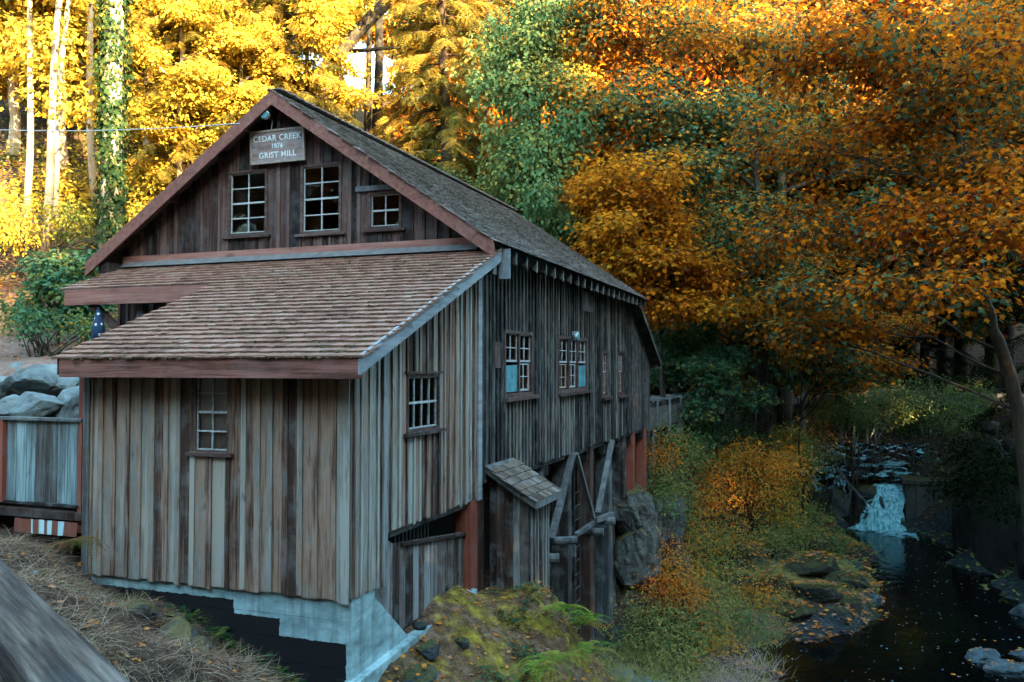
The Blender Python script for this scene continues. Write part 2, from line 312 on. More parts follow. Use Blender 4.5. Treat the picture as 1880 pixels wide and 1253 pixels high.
L['fernbrown'] = leafmat('brown_fern_frond', [(.10, .12, .03), (.2, .11, .05), (.28, .12, .07)])
L['straw'] = leafmat('dry_straw', [(.04, .025, .016), (.1, .06, .038), (.2, .135, .085), (.32, .25, .175)], .25)
L['grass'] = leafmat('rough_grass', [(.07, .11, .028), (.15, .17, .04), (.26, .21, .07), (.36, .28, .13)], .3)
L['litter'] = leafmat('fallen_leaf', [(.2, .06, .02), (.4, .12, .02), (.5, .2, .03), (.3, .16, .1), (.22, .1, .08)], .15)
L['twig'] = leafmat('grey_pink_twigs', [(.10, .06, .05), (.2, .13, .11), (.28, .2, .18)], .1)
L['fleck'] = leafmat('pale_fleck', [(.1, .2, .22), (.3, .4, .42), (.35, .12, .03)], .1)
L['moss'] = leafmat('yellow_moss', [(.10, .06, .014), (.2, .125, .018), (.3, .235, .025), (.38, .33, .04)], .25)
L['darkmoss'] = leafmat('dark_roof_moss', [(.03, .035, .015), (.06, .06, .025), (.1, .09, .05)], .1)
M['lowmoss'] = rocky('olive_moss_rock', [(.008, .009, .008), (.03, .03, .025), (.06, .06, .05)], 1.4, [(.010, .011, .003), (.028, .027, .007), (.06, .052, .014)], .6)
M['barerock'] = rocky('bare_wet_slab', [(.004, .006, .007), (.018, .028, .031), (.05, .078, .084), (.10, .14, .145)], 2.2, None)

# ------------------------------------------------------------------ terrain
WATER = -5.4
CP = np.array([
 # creek bed
 (9,-40,-6.4),(9,-22,-6.4),(9,-15,-6.3),(9,-7,-6.3),(9,0,-6.3),(9,8,-6.4),(10,16,-6.4),(10,24,-6.3),(9.2,31,-6.3),(9.2,34.2,-6.0),(6.5,11,-6.0),(7.5,14,-6.2),(12,13,-6.2),(12.5,19,-6.1),
 # left waterline and terraces
 (5,-15,-5.2),(4.8,-6,-5.2),(4.8,2,-5.2),(4.9,8,-5.25),(4.9,11,-5.3),(4.9,13.6,-5.35),(5.6,15.8,-5.1),(6.6,16.4,-5.2),(7.3,17.2,-5.25),(7.4,20,-5.2),(7.4,23,-5.2),(7.2,29.5,-5.1),(6.6,33.6,-5.0),
 (4.2,16.6,-4.7),(5.4,19,-4.4),(6.6,21,-4.6),(6.2,25,-4.3),(5,28.5,-3.8),(2.5,24,-3.6),(4,33,-3.2),(2,30,-2.8),(3.5,21,-4.2),
 # right waterline and bank, its unseen upper part raised to block low sun
 (15,-15,-5.2),(15.2,-4,-5.2),(15,5,-5.2),(14.6,13,-5.2),(13.7,20,-5.2),(12.9,25,-5.2),(12.2,29.5,-5.2),(11.8,33,-5.1),
 (14.9,23,-3.2),(13.8,28.5,-2.6),(13.2,34,-2.2),(12.8,38,-2.0),(17,22,-.6),(16,29,-.2),(16,36,.2),(18.5,14,-1.5),(22,22,2.6),(22,0,4.5),(21,-14,4),(30,10,11),(28,-4,10),(28,-20,9),(26,40,3.4),(40,20,15),(60,0,18),(45,-40,14),
 # upper creek
 (8.6,36.6,-3.35),(9.3,38.5,-3.1),(7,38.5,-3.1),(8,42,-2.7),(5.7,41,-2.7),(11.3,41,-2.6),(5,46,-2.0),(8,49,-1.2),(8,56,1.2),(15,48,-.4),(2,41,-1.7),(0,36,-1.9),(0,48,.6),(-5,40,1.2),(8,66,6),(25,55,5),(-10,55,7),(0,82,15),(30,82,15),(60,60,16),
 # wheel pit under the mill
 (0,10.6,-5.35),(0,7,-4.9),(1.6,6,-5.0),(2.6,9,-5.2),(1,13,-4.9),(2.6,13,-4.9),(1.4,16,-4.4),(2.2,18.5,-4.3),(-3,5,-2.4),(-3,10,-2.8),(-5.5,8,-.8),(-3,15,-1.0),(-1.5,18.3,-1.2),(.4,20.5,-2.2),(0,25,-1.8),(-4,22,1.0),
 # mossy ground beside the mill
 (.9,-4,-1.4),(.9,-1,-1.22),(1.3,-3.6,-1.55),(1.65,-3.4,-1.75),(1.15,.4,-1.12),(.5,1.3,-1.15),(1.6,-1.6,-1.55),(1.4,.2,-1.35),(1.1,-1.5,-1.32),(.5,.2,-1.1),(1.2,-6.5,-1.7),(2.4,-5.6,-2.2),
 (2.7,-2.6,-3.2),(2.4,.6,-3.3),(1.7,2.6,-3.6),(.4,3.5,-3.4),(3.6,-6,-3.4),(4,1.5,-4.9),(3.6,5,-5.1),(-.2,0,-1.0),(-1,2,-1.2),
 # foot of the concrete wall and near bank
 (0,-5,-1.6),(-1.5,-4.95,-1.15),(-3,-4.95,-.62),(-4.2,-4.95,-.1),(.4,-3.1,-1.15),(-6.5,-4.9,.75),(-4.9,-5.2,.42),(-2.6,-6,.0),(-1.1,-6.2,-.5),(.2,-6.3,-1.0),
 (-5,-8,.95),(-2.2,-9,.4),(0,-9,-.5),(2,-9,-2.4),(-6,-15,1.7),(-1,-14,.4),(2.5,-12,-2.6),(-12,-14,2.2),(-5,-30,2),
 # left: yard, boulders, track, hillside
 (-7,-3,.2),(-6,-1.4,.3),(-9,-3,.8),(-11.8,-.4,1.2),(-10.5,1,1.3),(-12.7,1.0,1.5),(-14.5,1.2,2.0),(-13.6,2.6,2.1),(-12.0,2.6,2.0),(-12.6,4.2,2.7),(-14.6,4.4,3.2),(-11,5.2,3.0),(-17,2.5,3.2),(-20,7.4,3.85),(-16,6,3.65),(-14,9,3.9),(-26,4,4.0),(-18,-2,3.3),(-12,-6,1.6),(-22,-10,3),
 (-23,9.6,4.8),(-26,13.6,8.6),(-34,18,14),(-18,15.5,7.2),(-15,21,9.4),(-10.5,17,6),(-9.8,8,3.8),(-9.8,13,4.2),(-45,5,15),(-60,40,32),(-25,34,19),(-11,33,11.5),(-45,-14,11),(-30,62,29),(-90,0,35),(-80,90,50),(0,140,32),(120,120,34),(120,-60,24),(0,-120,6),(-100,-100,20),
], float)
_d = np.linalg.norm(CP[:, None, :2] - CP[None, :, :2], axis=2)
_w = np.linalg.solve(np.block([[_d - np.eye(len(CP)) * .25, np.ones((len(CP), 1))], [np.ones((1, len(CP))), np.zeros((1, 1))]]), np.append(CP[:, 2], 0))
_ph = rng.uniform(0, 6.28, (24, 2)); _kd = rng.uniform(0, 6.28, 24); _kf = np.concatenate([rng.uniform(.5, 1.5, 8), rng.uniform(1.8, 4, 8), rng.uniform(5, 9, 8)])
def H(x, y, rough=True):
    x = np.atleast_1d(np.asarray(x, float)); y = np.atleast_1d(np.asarray(y, float)); out = np.zeros(x.size)
    xf = x.ravel(); yf = y.ravel()
    for s in range(0, xf.size, 20000):
        a = xf[s:s + 20000]; b = yf[s:s + 20000]
        out[s:s + 20000] = np.hypot(a[:, None] - CP[None, :, 0], b[:, None] - CP[None, :, 1]) @ _w[:-1] + _w[-1]
    if rough:
        for i in range(24):
            amp = (.07, .035, .015)[i // 8]
            out += amp * np.sin(_kf[i] * (np.cos(_kd[i]) * xf + np.sin(_kd[i]) * yf) + _ph[i, 0] + 1.5 * np.sin(.4 * xf + _ph[i, 1]) * np.cos(.37 * yf))
    return out.reshape(x.shape)
def hz(x, y): return float(H(x, y)[0])
def m_ground():
    m, t = _new('forest_floor'); g = _n(t, 'ShaderNodeNewGeometry'); P = g.outputs['Position']
    n1 = noise_n(t, P, .7, 6, .6); n2 = noise_n(t, P, 6, 6, .65); n3 = noise_n(t, P, 26, 4, .6)
    at_ = _n(t, 'ShaderNodeAttribute', attribute_name='zone'); sp = _n(t, 'ShaderNodeSeparateColor'); t.links.new(at_.outputs['Color'], sp.inputs[0])
    soil = ramp(t, n2, [(.3, (.008, .006, .005)), (.48, (.035, .023, .017)), (.62, (.09, .05, .033)), (.78, (.16, .1, .065))])
    soil = mixc(t, math_n(t, 'MULTIPLY', ramp(t, n1, [(.48, (0, 0, 0)), (.6, (1, 1, 1))]), .7), soil, ramp(t, n3, [(.3, (.012, .014, .005)), (.7, (.06, .058, .017))]))
    path = ramp(t, math_n(t, 'ADD', math_n(t, 'MULTIPLY', n2, .6), math_n(t, 'MULTIPLY', n3, .4)), [(.3, (.07, .042, .032)), (.5, (.13, .085, .066)), (.7, (.2, .14, .115))])
    rock = ramp(t, math_n(t, 'ADD', math_n(t, 'MULTIPLY', n2, .6), math_n(t, 'MULTIPLY', n1, .4)), [(.3, (.005, .006, .006)), (.5, (.018, .024, .025)), (.7, (.055, .075, .078))])
    n4 = noise_n(t, P, 1.7, 5, .6)
    moss = mixc(t, ramp(t, n4, [(.46, (0, 0, 0)), (.56, (1, 1, 1))]), ramp(t, n2, [(.3, (.03, .017, .011)), (.5, (.10, .055, .028)), (.7, (.19, .125, .085))]), ramp(t, n2, [(.3, (.06, .036, .011)), (.5, (.17, .115, .018)), (.7, (.34, .27, .03))]))
    wob = math_n(t, 'MULTIPLY', math_n(t, 'SUBTRACT', n2, .5), .8)
    def k(o): return ramp(t, math_n(t, 'ADD', o, wob), [(.35, (0, 0, 0)), (.65, (1, 1, 1))])
    c = mixc(t, k(sp.outputs[1]), soil, rock); c = mixc(t, k(sp.outputs[2]), c, moss); c = mixc(t, k(sp.outputs[0]), c, path)
    finish(t, c, .92, math_n(t, 'ADD', n2, math_n(t, 'MULTIPLY', n3, .5)), .8, .08, .15); return m
def axis_grid(lo, hi, step, far):
    a = np.arange(lo, hi + 1e-6, step); g = [a]; s = step; p = hi; ext = []
    while p < far: s *= 1.25; p += s; ext.append(p)
    q = lo; s = step; ext2 = []
    while q > -far: s *= 1.25; q -= s; ext2.append(q)
    return np.concatenate([ext2[::-1], a, ext])
gx = axis_grid(-16, 17, .22, 320); gy = axis_grid(-9, 40, .25, 320)
X, Y = np.meshgrid(gx, gy); Z = H(X, Y)
Z = np.where((np.abs(X) > 90) | (np.abs(Y) > 120), np.minimum(Z, 45), Z)
nx, ny = len(gx), len(gy); idx = np.arange(nx * ny).reshape(ny, nx)
quads = np.stack([idx[:-1, :-1], idx[:-1, 1:], idx[1:, 1:], idx[1:, :-1]], -1).reshape(-1)
gm = np_mesh('ground', np.stack([X, Y, Z], -1).reshape(-1, 3), quads, 4, m_ground(), smooth=True)
def blob(cx, cy, rx, ry, rot=0):
    dx, dy = X - cx, Y - cy; c, s = math.cos(rot), math.sin(rot); u = (dx * c + dy * s) / rx; v = (-dx * s + dy * c) / ry
    return np.clip(1.25 - np.hypot(u, v) * .75, 0, 1)
gyv, gxv = np.gradient(Z, gy, gx); slope = np.hypot(gxv, gyv)
zr = np.clip(blob(-18, 5.5, 9, 3.2, .25) + blob(-28, 1, 8, 5), 0, 1)
zg = np.clip((slope - .8) * .9, 0, 1) * .8 + np.clip((-4.55 - Z) * 1.6, 0, 1); zg = np.clip(zg, 0, 1)
zb = np.clip(blob(1.6, -1.5, 1.9, 3.0) + .8 * blob(6, 20.5, 2.4, 4), 0, 1)
zc = np.stack([zr, zg, zb, np.ones_like(zr)], -1).reshape(-1)
ca = gm.attributes.new('zone', 'FLOAT_COLOR', 'POINT'); ca.data.foreach_set('color', zc.astype(np.float32))
ground = link(bpy.data.objects.new('ground', gm)); tag(ground, kind='structure')

# ------------------------------------------------------------------ water
def m_water():
    m, t = _new('dark_creek_water'); g = _n(t, 'ShaderNodeNewGeometry')
    n = noise_n(t, mapping(t, g.outputs['Position'], (1, .6, 1)), 2.2, 4, .55, .5)
    finish(t, (.0012, .0016, .0016), .09, n, .3, .06, .16); return m
def m_foam():
    m, t = _new('white_water'); g = _n(t, 'ShaderNodeNewGeometry'); a = _n(t, 'ShaderNodeAttribute', attribute_name='v')
    n = noise_n(t, mapping(t, g.outputs['Position'], (8, 8, .5)), 1, 4, .6, .3)
    c = ramp(t, n, [(.3, (.03, .2, .25)), (.42, (.13, .43, .5)), (.54, (.32, .7, .76)), (.68, (.6, .9, .93))])
    d = _n(t, 'ShaderNodeBsdfDiffuse'); t.links.new(c, d.inputs[0]); tr = _n(t, 'ShaderNodeBsdfTranslucent'); t.links.new(c, tr.inputs[0])
    tp = _n(t, 'ShaderNodeBsdfTransparent'); m1 = _n(t, 'ShaderNodeMixShader', i0=.3); t.links.new(d.outputs[0], m1.inputs[1]); t.links.new(tr.outputs[0], m1.inputs[2])
    n2 = noise_n(t, mapping(t, g.outputs['Position'], (2.2, 3.5, 1.0)), 1, 3, .5)
    f = math_n(t, 'ADD', a.outputs['Fac'], math_n(t, 'MULTIPLY', math_n(t, 'SUBTRACT', n2, .5), 1.9))
    f = ramp(t, f, [(.3, (0, 0, 0)), (.6, (1, 1, 1))])
    m2 = _n(t, 'ShaderNodeMixShader'); t.links.new(f, m2.inputs[0]); t.links.new(tp.outputs[0], m2.inputs[1]); t.links.new(m1.outputs[0], m2.inputs[2])
    o = _n(t, 'ShaderNodeOutputMaterial'); t.links.new(m2.outputs[0], o.inputs[0]); return m
M['water'] = m_water(); M['foam'] = m_foam()
def sheet(name, fn, nu, nv, mat, dens=None, kind='structure'):
    u, v = np.meshgrid(np.linspace(0, 1, nu), np.linspace(0, 1, nv)); V = fn(u, v); ii = np.arange(nu * nv).reshape(nv, nu)
    q = np.stack([ii[:-1, :-1], ii[:-1, 1:], ii[1:, 1:], ii[1:, :-1]], -1).reshape(-1)
    val = None
    if dens is not None: val = dens(u, v)[:-1, :-1].ravel()
    o = link(bpy.data.objects.new(name, np_mesh(name, V.reshape(-1, 3), q, 4, mat, val, True))); tag(o, kind=kind); return o
sheet('creek_water', lambda u, v: np.stack([3 + 14 * u, -45 + 80.2 * v, 0 * u + WATER], -1), 8, 40, M['water'])
def upw(u, v):
    y = 35.6 + 9.5 * v; x = 4.4 + 8.4 * u; z = -2.95 + .13 * (y - 35.6) + .05 * np.sin(5 * x + 3 * y) + .04 * np.sin(9 * y - 4 * x)
    return np.stack([x, y, z], -1)
sheet('upper_creek_water', upw, 50, 50, M['water'])
def wet(u, v):
    p = upw(u, v); p[..., 2] += .05 + .03 * np.sin(3 * p[..., 0] + 2 * np.sin(2 * p[..., 1])); return p
def rap(u, v):
    x = 4.4 + 8.4 * u; y = 35.6 + 9.5 * v
    s = np.sin(3.1 * y + 1.3 * np.sin(1.7 * x)) * .5 + .5 * np.sin(1.9 * x + 2.2 * np.sin(1.1 * y + 1)) * np.cos(2.3 * y - x)
    return np.clip(.12 + .42 * s + .25 * np.exp(-((x - 9.6) / 1.2) ** 2) * (v < .45) + .2 * np.exp(-((x - 6.4) / 1.0) ** 2) * (v < .3), 0, 1)
sheet('white_rapids', wet, 90, 60, M['foam'], rap, 'stuff')
def fall(x0, x1, x0b, x1b, ytop, ybot, ztop, zbot):
    def f(u, v):
        xa = x0 + (x0b - x0) * v ** 1.3; xb = x1 + (x1b - x1) * v
        x = xa + (xb - xa) * u + .10 * np.sin(9 * v + 4 * u); t_ = v
        z = ztop + (zbot - ztop) * (t_ ** 1.35 + .05 * np.sin(14 * t_) * np.sin(3 * u + 1)); y = ytop + (ybot - ytop) * t_ ** .7
        y = y - .09 * np.sin(u * 21 + 2 * v) * (.3 + v) - .16 * np.sin(u * 7 + 1) * v - .25 * np.sin(np.pi * u)
        return np.stack([x, y, z], -1)
    return f
sheet('waterfall', fall(8.7, 10.3, 7.3, 10.1, 37.0, 34.0, -2.8, -5.38), 80, 60, M['foam'], lambda u, v: 1.05 - 1.2 * np.exp(-u / .16) - 1.0 * np.exp(-(1 - u) / .08) + .1 * v - .3 * np.abs(np.sin(17 * u + 2 * v)) ** 6, 'stuff')
sheet('side_cascade', fall(5.6, 7.4, 5.4, 7.2, 35.8, 35.2, -2.85, -3.6), 40, 20, M['foam'], lambda u, v: .38 + 0 * u, 'stuff')
sheet('foam', lambda u, v: np.stack([6.6 + 3.9 * u, 35.0 - 3.0 * v * (.35 + .7 * u), WATER + .02 + .10 * (1 - v) * np.abs(np.sin(9 * u + 4 * v)) + .03 * np.sin(31 * u)], -1), 60, 24, M['foam'],
      lambda u, v: np.clip(1.35 - 1.1 * v - .3 * (1 - u), 0, 1.3), 'stuff')

# ------------------------------------------------------------------ rocks
def rock_mesh(name, rx, ry, rz, mat, seed, sub=3, rough=.35, facet=.5, block=0., crack=0.):
    bm = bmesh.new(); bmesh.ops.create_icosphere(bm, subdivisions=sub, radius=1)
    o = Vector((seed * 3.17, seed * 1.31, seed * .77)); rs = random.Random(seed)
    planes = [(Vector((rs.gauss(0, 1), rs.gauss(0, 1), rs.gauss(0, 1))).normalized(), rs.uniform(.55, .9) * (1 + .55 * block)) for _ in range(int(9 * facet + 3))]
    for v in bm.verts:
        p = v.co.copy(); p *= (1 / max(abs(p.x), abs(p.y), abs(p.z))) ** block; q0 = p.copy(); p *= 1 + rough * mnoise.noise(p * 1.1 + o) * 1.2
        for nn, d in planes:
            k = p.dot(nn)
            if k > d: p -= nn * (k - d) * .93
        if crack:
            f = abs(mnoise.noise(Vector((q0.x * 1.6, q0.y * 1.6, q0.z * .45)) + o)); h2 = abs(mnoise.noise(Vector((q0.x * .5, q0.y * .5, q0.z * 1.7)) - o)); p *= 1 - crack * max(0, 1 - f / .10) - crack * .8 * max(0, 1 - h2 / .07)
        p *= 1 + .06 * mnoise.noise(p * 4 + o) + .03 * mnoise.noise(p * 9 + o)
        v.co = Vector((p.x * rx, p.y * ry, p.z * rz))
    me = bpy.data.meshes.new(name); bm.to_mesh(me); bm.free(); me.materials.append(mat); return me
def rock(name, loc, r, mat, seed, label, cat='rock', group=None, rz=None, **kw):
    o = link(bpy.data.objects.new(name, rock_mesh(name, *r, mat, seed, **kw))); o.location = loc
    o.rotation_euler = (random.uniform(-.12, .12), random.uniform(-.12, .12), random.uniform(0, 6.28) if rz is None else rz)
    return tag(o, label, cat, group)

# ------------------------------------------------------------------ the mill
mill = empty('grist_mill', (0, 0, 0), 'old weathered wooden grist mill with shingled lean-to, standing on posts above the creek', 'mill')
rs = random.Random(11)
FY = -4.67
def roof_main(x): return 8.87 - .682 * abs(x + 4.35)          # top of the main roof
def roof_lean(y): return 5.46 + .405 * y                       # top of the lean-to roof (y < 0)
def pl(axis, base, u, w, z):
    """a point on a wall: axis 'y' = wall facing -y (u along x), 'x' = wall facing +x (u along y); w = distance out of the wall"""
    return (u, base - w, z) if axis == 'y' else (base + w, u, z)
def slab(axis, base, u0, u1, w0, w1, zb0, zb1, zt0, zt1):
    v = [pl(axis, base, u0, w1, zb0), pl(axis, base, u1, w1, zb1), pl(axis, base, u1, w0, zb1), pl(axis, base, u0, w0, zb0),
         pl(axis, base, u0, w1, zt0), pl(axis, base, u1, w1, zt1), pl(axis, base, u1, w0, zt1), pl(axis, base, u0, w0, zt0)]
    return v
def board_wall(wall, axis, base, u0, u1, bot, top, bw, tw, mat, openings=(), tmat=None, rag=.02, th=.025, bth=.022, jit=.006, batten=True):
    """vertical boards with battens over the joints; each one a mesh of its own, cut around the openings"""
    cuts = sorted({u0, u1, *[o[0] for o in openings if u0 < o[0] < u1], *[o[1] for o in openings if u0 < o[1] < u1]})
    joints = []
    for a, b in zip(cuts[:-1], cuts[1:]):
        n = max(1, round((b - a) / bw)); e = [a + (b - a) * (k + (rs.uniform(-.12, .12) if 0 < k < n else 0)) / n for k in range(n + 1)]
        joints += e[:-1]
        for p, q in zip(e[:-1], e[1:]):
            piece(wall, 'board', axis, base, p + .003, q - .003, rs.uniform(0, jit), th, bot, top, mat, openings, rag)
    joints.append(u1)
    if batten:
        for j in joints[1:-1] + [u0 + tw / 2, u1 - tw / 2]:
            w_ = tw * rs.uniform(.8, 1.15)
            piece(wall, 'batten', axis, base, j - w_ / 2, j + w_ / 2, th + jit + .001, bth, bot, top, tmat or mat, openings, rag * 1.2)
def piece(wall, name, axis, base, p, q, w, th, bot, top, mat, openings, rag):
    spans = [(None, None)]; m = (p + q) / 2
    for (a, b, z0, z1) in openings:
        if a - .001 < m < b + .001:
            spans = [(None, z0), (z1, None)]
            break
    tl = rs.uniform(-.004, .004)
    for lo, hi in spans:
        r0 = rs.uniform(-rag, rag)
        b0, b1 = (bot(p) + r0, bot(q) + r0 + rs.uniform(-.008, .008)) if lo is None else (lo, lo)
        t0, t1 = (top(p), top(q)) if hi is None else (hi, hi)
        if t0 - b0 < .06 and t1 - b1 < .06: continue
        v = slab(axis, base, p, q, w, w + th + rs.uniform(0, .005), b0, b1, max(t0, b0 + .01), max(t1, b1 + .01))
        if lo is None:       # a slightly wandering foot
            v[0:4] = [tuple(np.array(x) + np.array(pl(axis, 0, tl, 0, 0) if axis == 'x' else (tl, 0, 0))) for x in v[0:4]]
        pobj(name, v, BOXF, mat, wall)
def window(axis, base, u0, u1, z0, z1, cols, rows, bar, casing, name='window', missing=(), boards=(), sill=True, frame_w=.06, out=.05, depth=.06, inner=None, meet=True, label=None):
    w = pobj(name, *frame_mesh(axis, base, u0, u1, z0, z1, frame_w, out, -depth), casing, mill)
    if label: w['label'] = label
    a0, a1, c0, c1 = u0 + frame_w, u1 - frame_w, z0 + frame_w, z1 - frame_w
    g = MB(); bt = .021; pu = (a1 - a0) / cols; pz = (c1 - c0) / rows
    for i in range(cols + 1):
        x = a0 + pu * i; x = min(max(x, a0 + bt / 2), a1 - bt / 2)
        g.add(slab(axis, base, x - bt / 2, x + bt / 2, -.03, .004, c0, c0, c1, c1), BOXF)
    for j in range(rows + 1):
        z = c0 + pz * j; hb = bt * (1.7 if meet and j == rows // 2 else 1); z = min(max(z, c0 + hb / 2), c1 - hb / 2)
        g.add(slab(axis, base, a0, a1, -.032, .007, z - hb / 2, z - hb / 2, z + hb / 2, z + hb / 2), BOXF)
    g.build('glazing_bars', bar, w)
    for i in range(cols):
        for j in range(rows):
            if (i, j) in missing: continue
            if (i, j) in boards: continue
            t_ = rs.uniform(-.004, .004)
            pobj('pane', [pl(axis, base, a0 + pu * i + .008, -.018 + t_, c0 + pz * j + .008), pl(axis, base, a0 + pu * (i + 1) - .008, -.018 - t_, c0 + pz * j + .008),
                          pl(axis, base, a0 + pu * (i + 1) - .008, -.016 + t_, c0 + pz * (j + 1) - .008), pl(axis, base, a0 + pu * i + .008, -.016 - t_, c0 + pz * (j + 1) - .008)],
                 [(0, 1, 2, 3) if axis == 'y' else (0, 1, 2, 3)], M['glass'], w)
    if sill: pobj('sill', slab(axis, base, u0 - .1, u1 + .1, 0, out + .07, z0 - .055, z0 - .055, z0 - .004, z0 - .004), BOXF, casing, w)
    if inner is not None: pobj('reflection_panel', slab(axis, base, u0 + .02, u1 - .02, -.09, -.08, z0, z0, z1, z1), BOXF, inner, w)  # panel behind the glass imitates a reflection by its colour
    return w
def frame_mesh(axis, base, u0, u1, z0, z1, fw, w1, w0):
    g = MB()
    g.add(slab(axis, base, u0, u0 + fw, w0, w1, z0, z0, z1, z1), BOXF); g.add(slab(axis, base, u1 - fw, u1, w0, w1, z0, z0, z1, z1), BOXF)
    g.add(slab(axis, base, u0 + fw, u1 - fw, w0, w1 - .004, z0, z0, z0 + fw, z0 + fw), BOXF); g.add(slab(axis, base, u0 + fw, u1 - fw, w0, w1 - .004, z1 - fw, z1 - fw, z1, z1), BOXF)
    return g.v, g.f
def backing(name, axis, base, u0, u1, bot, top, openings, n=60):
    """thin sheathing behind the boards, open at the windows"""
    us = sorted({*np.linspace(u0, u1, n), *[o[0] for o in openings if u0 <= o[0] <= u1], *[o[1] for o in openings if u0 <= o[1] <= u1]}); g = MB()
    for a, b in zip(us[:-1], us[1:]):
        m = (a + b) / 2; sp = [(None, None)]
        for o in openings:
            if o[0] <= m <= o[1]: sp = [(None, o[2]), (o[3], None)]
        for lo, hi in sp:
            g.add(slab(axis, base, a, b, -.05, -.004, bot(a) + .02 if lo is None else lo, bot(b) + .02 if lo is None else lo, top(a) - .01 if hi is None else hi, top(b) - .01 if hi is None else hi), BOXF)
    return g.build(name, M['dark'], mill)

# -- front wall of the lean-to
op_f = [(-2.62, -2.0, 1.95, 3.12)]
topf = lambda u: roof_lean(FY) - .14
wf = backing('front_wall', 'y', FY, -4.62, 0, lambda u: .0, topf, op_f)
board_wall(wf, 'y', FY, -4.62, 0, lambda u: .0, topf, .25, .085, W['front'], op_f, rag=.02, th=.028, bth=.026)
window('y', FY, -2.62, -2.0, 1.95, 3.12, 2, 4, M['white'], W['sill'], inner=M['reflection_panel'], frame_w=.03, out=.035, label='narrow eight-pane window with pink-brown panel standing in for reflections')
pobj('corner_board', slab('y', FY, -4.70, -4.575, .03, .085, .0, .0, 3.4, 3.4), BOXF, W['fence'], wf)
pobj('corner_board', slab('y', FY, -.11, .03, .058, .085, -.03, -.03, 3.4, 3.4), BOXF, W['side'], wf)
# -- right wall of the lean-to
op_s = [(-3.04, -1.84, 2.17, 3.09)]
bots = lambda u: (.02 if u < -3.735 else .74)
tops = lambda u: roof_lean(u) - .16
ws = backing('side_wall', 'x', 0, FY, -.06, bots, tops, op_s)
board_wall(ws, 'x', 0, FY, -3.74, bots, tops, .24, .07, W['side'], (), rag=.015)
board_wall(ws, 'x', 0, -3.73, -.06, bots, tops, .235, .07, W['side'], op_s, rag=.02)
pobj('corner_board', slab('x', 0, -3.86, -3.725, .055, .085, .0, .0, tops(-3.86), tops(-3.725)), BOXF, W['shed'], ws)
pobj('corner_board', slab('x', 0, -.22, -.04, .055, .09, .72, .72, tops(-.22) + .0, tops(-.04)), BOXF, W['greyrake'], ws)
window('x', 0, -3.04, -1.84, 2.17, 3.09, 4, 2, M['white'], W['sill'], frame_w=.05, label='white-barred eight-pane window in the lean-to side')
pobj('drip_board', slab('x', 0, -3.1, -1.76, .03, .075, 3.092, 3.092, 3.13, 3.13), BOXF, W['sill'], ws)
# left wall, out of sight from here
pobj('left_wall', box_v(-4.66, -4.60, FY + .04, -.02, .0, 3.4), BOXF, W['front'], mill)
pobj('lean_to_floor', box_v(-4.58, -.06, FY + .06, -.02, .62, .72), BOXF, W['post'], mill)
# -- gable
opg = [(-5.76, -4.76, 5.97, 7.36), (-3.95, -2.98, 5.92, 7.36), (-2.37, -1.62, 5.93, 6.68)]
botg = lambda u: 5.64
topg = lambda u: roof_main(u) - .10
wg = backing('gable_wall', 'y', 0, -8.6, -.02, botg, lambda u: max(topg(u), 5.66), opg)
board_wall(wg, 'y', 0, -8.5, -.12, botg, lambda u: max(topg(u), 5.66), .235, .07, W['gable'], opg, rag=.008)
window('y', 0, -5.76, -4.76, 5.97, 7.36, 2, 4, M['white'], W['sill'], label='tall eight-pane gable window nearest the left eave')
window('y', 0, -3.95, -2.98, 5.92, 7.36, 2, 4, M['white'], W['sill'], missing={(0, 1), (1, 0)}, label='tall gable window with two missing panes')
window('y', 0, -2.37, -1.62, 5.93, 6.68, 2, 2, M['white'], W['sill'], label='small four-pane gable window')
pobj('head_board', slab('y', 0, -2.62, -1.5, .055, .11, 6.70, 6.70, 6.80, 6.80), BOXF, W['brace'], wg)
pobj('gable_trim', slab('y', 0, -8.55, 0.02, .06, .095, 5.51, 5.51, 5.66, 5.66), BOXF, W['red'], mill)
pobj('flashing', [(-8.5, -.10, 5.53), (.05, -.10, 5.53), (.05, -.24, 5.405), (-8.5, -.24, 5.405)], [(0, 3, 2, 1)], M['flash'], mill)
# -- lower front wall of the main block under the porch roof
wl = backing('porch_wall', 'y', 0, -8.7, -4.64, lambda u: 1.0, lambda u: 5.5, [], 6)
board_wall(wl, 'y', 0, -8.7, -4.64, lambda u: 1.0, lambda u: 5.42, .25, .07, W['gable'])
# -- right wall of the main block
op_m = [(1.29, 3.09, 2.58, 3.97), (5.04, 7.76, 2.57, 3.98), (9.44, 10.13, 2.31, 3.69), (11.48, 12.27, 2.30, 3.70)]
botm = lambda u: 1.0 - .02 * math.sin(u * 1.3)
topm = lambda u: 5.79
wm = backing('creek_wall', 'x', 0, 0, 13.42, botm, topm, op_m, 40)
board_wall(wm, 'x', 0, 0.02, 13.42, botm, topm, .225, .075, W['main'], op_m, rag=.03, bth=.03)
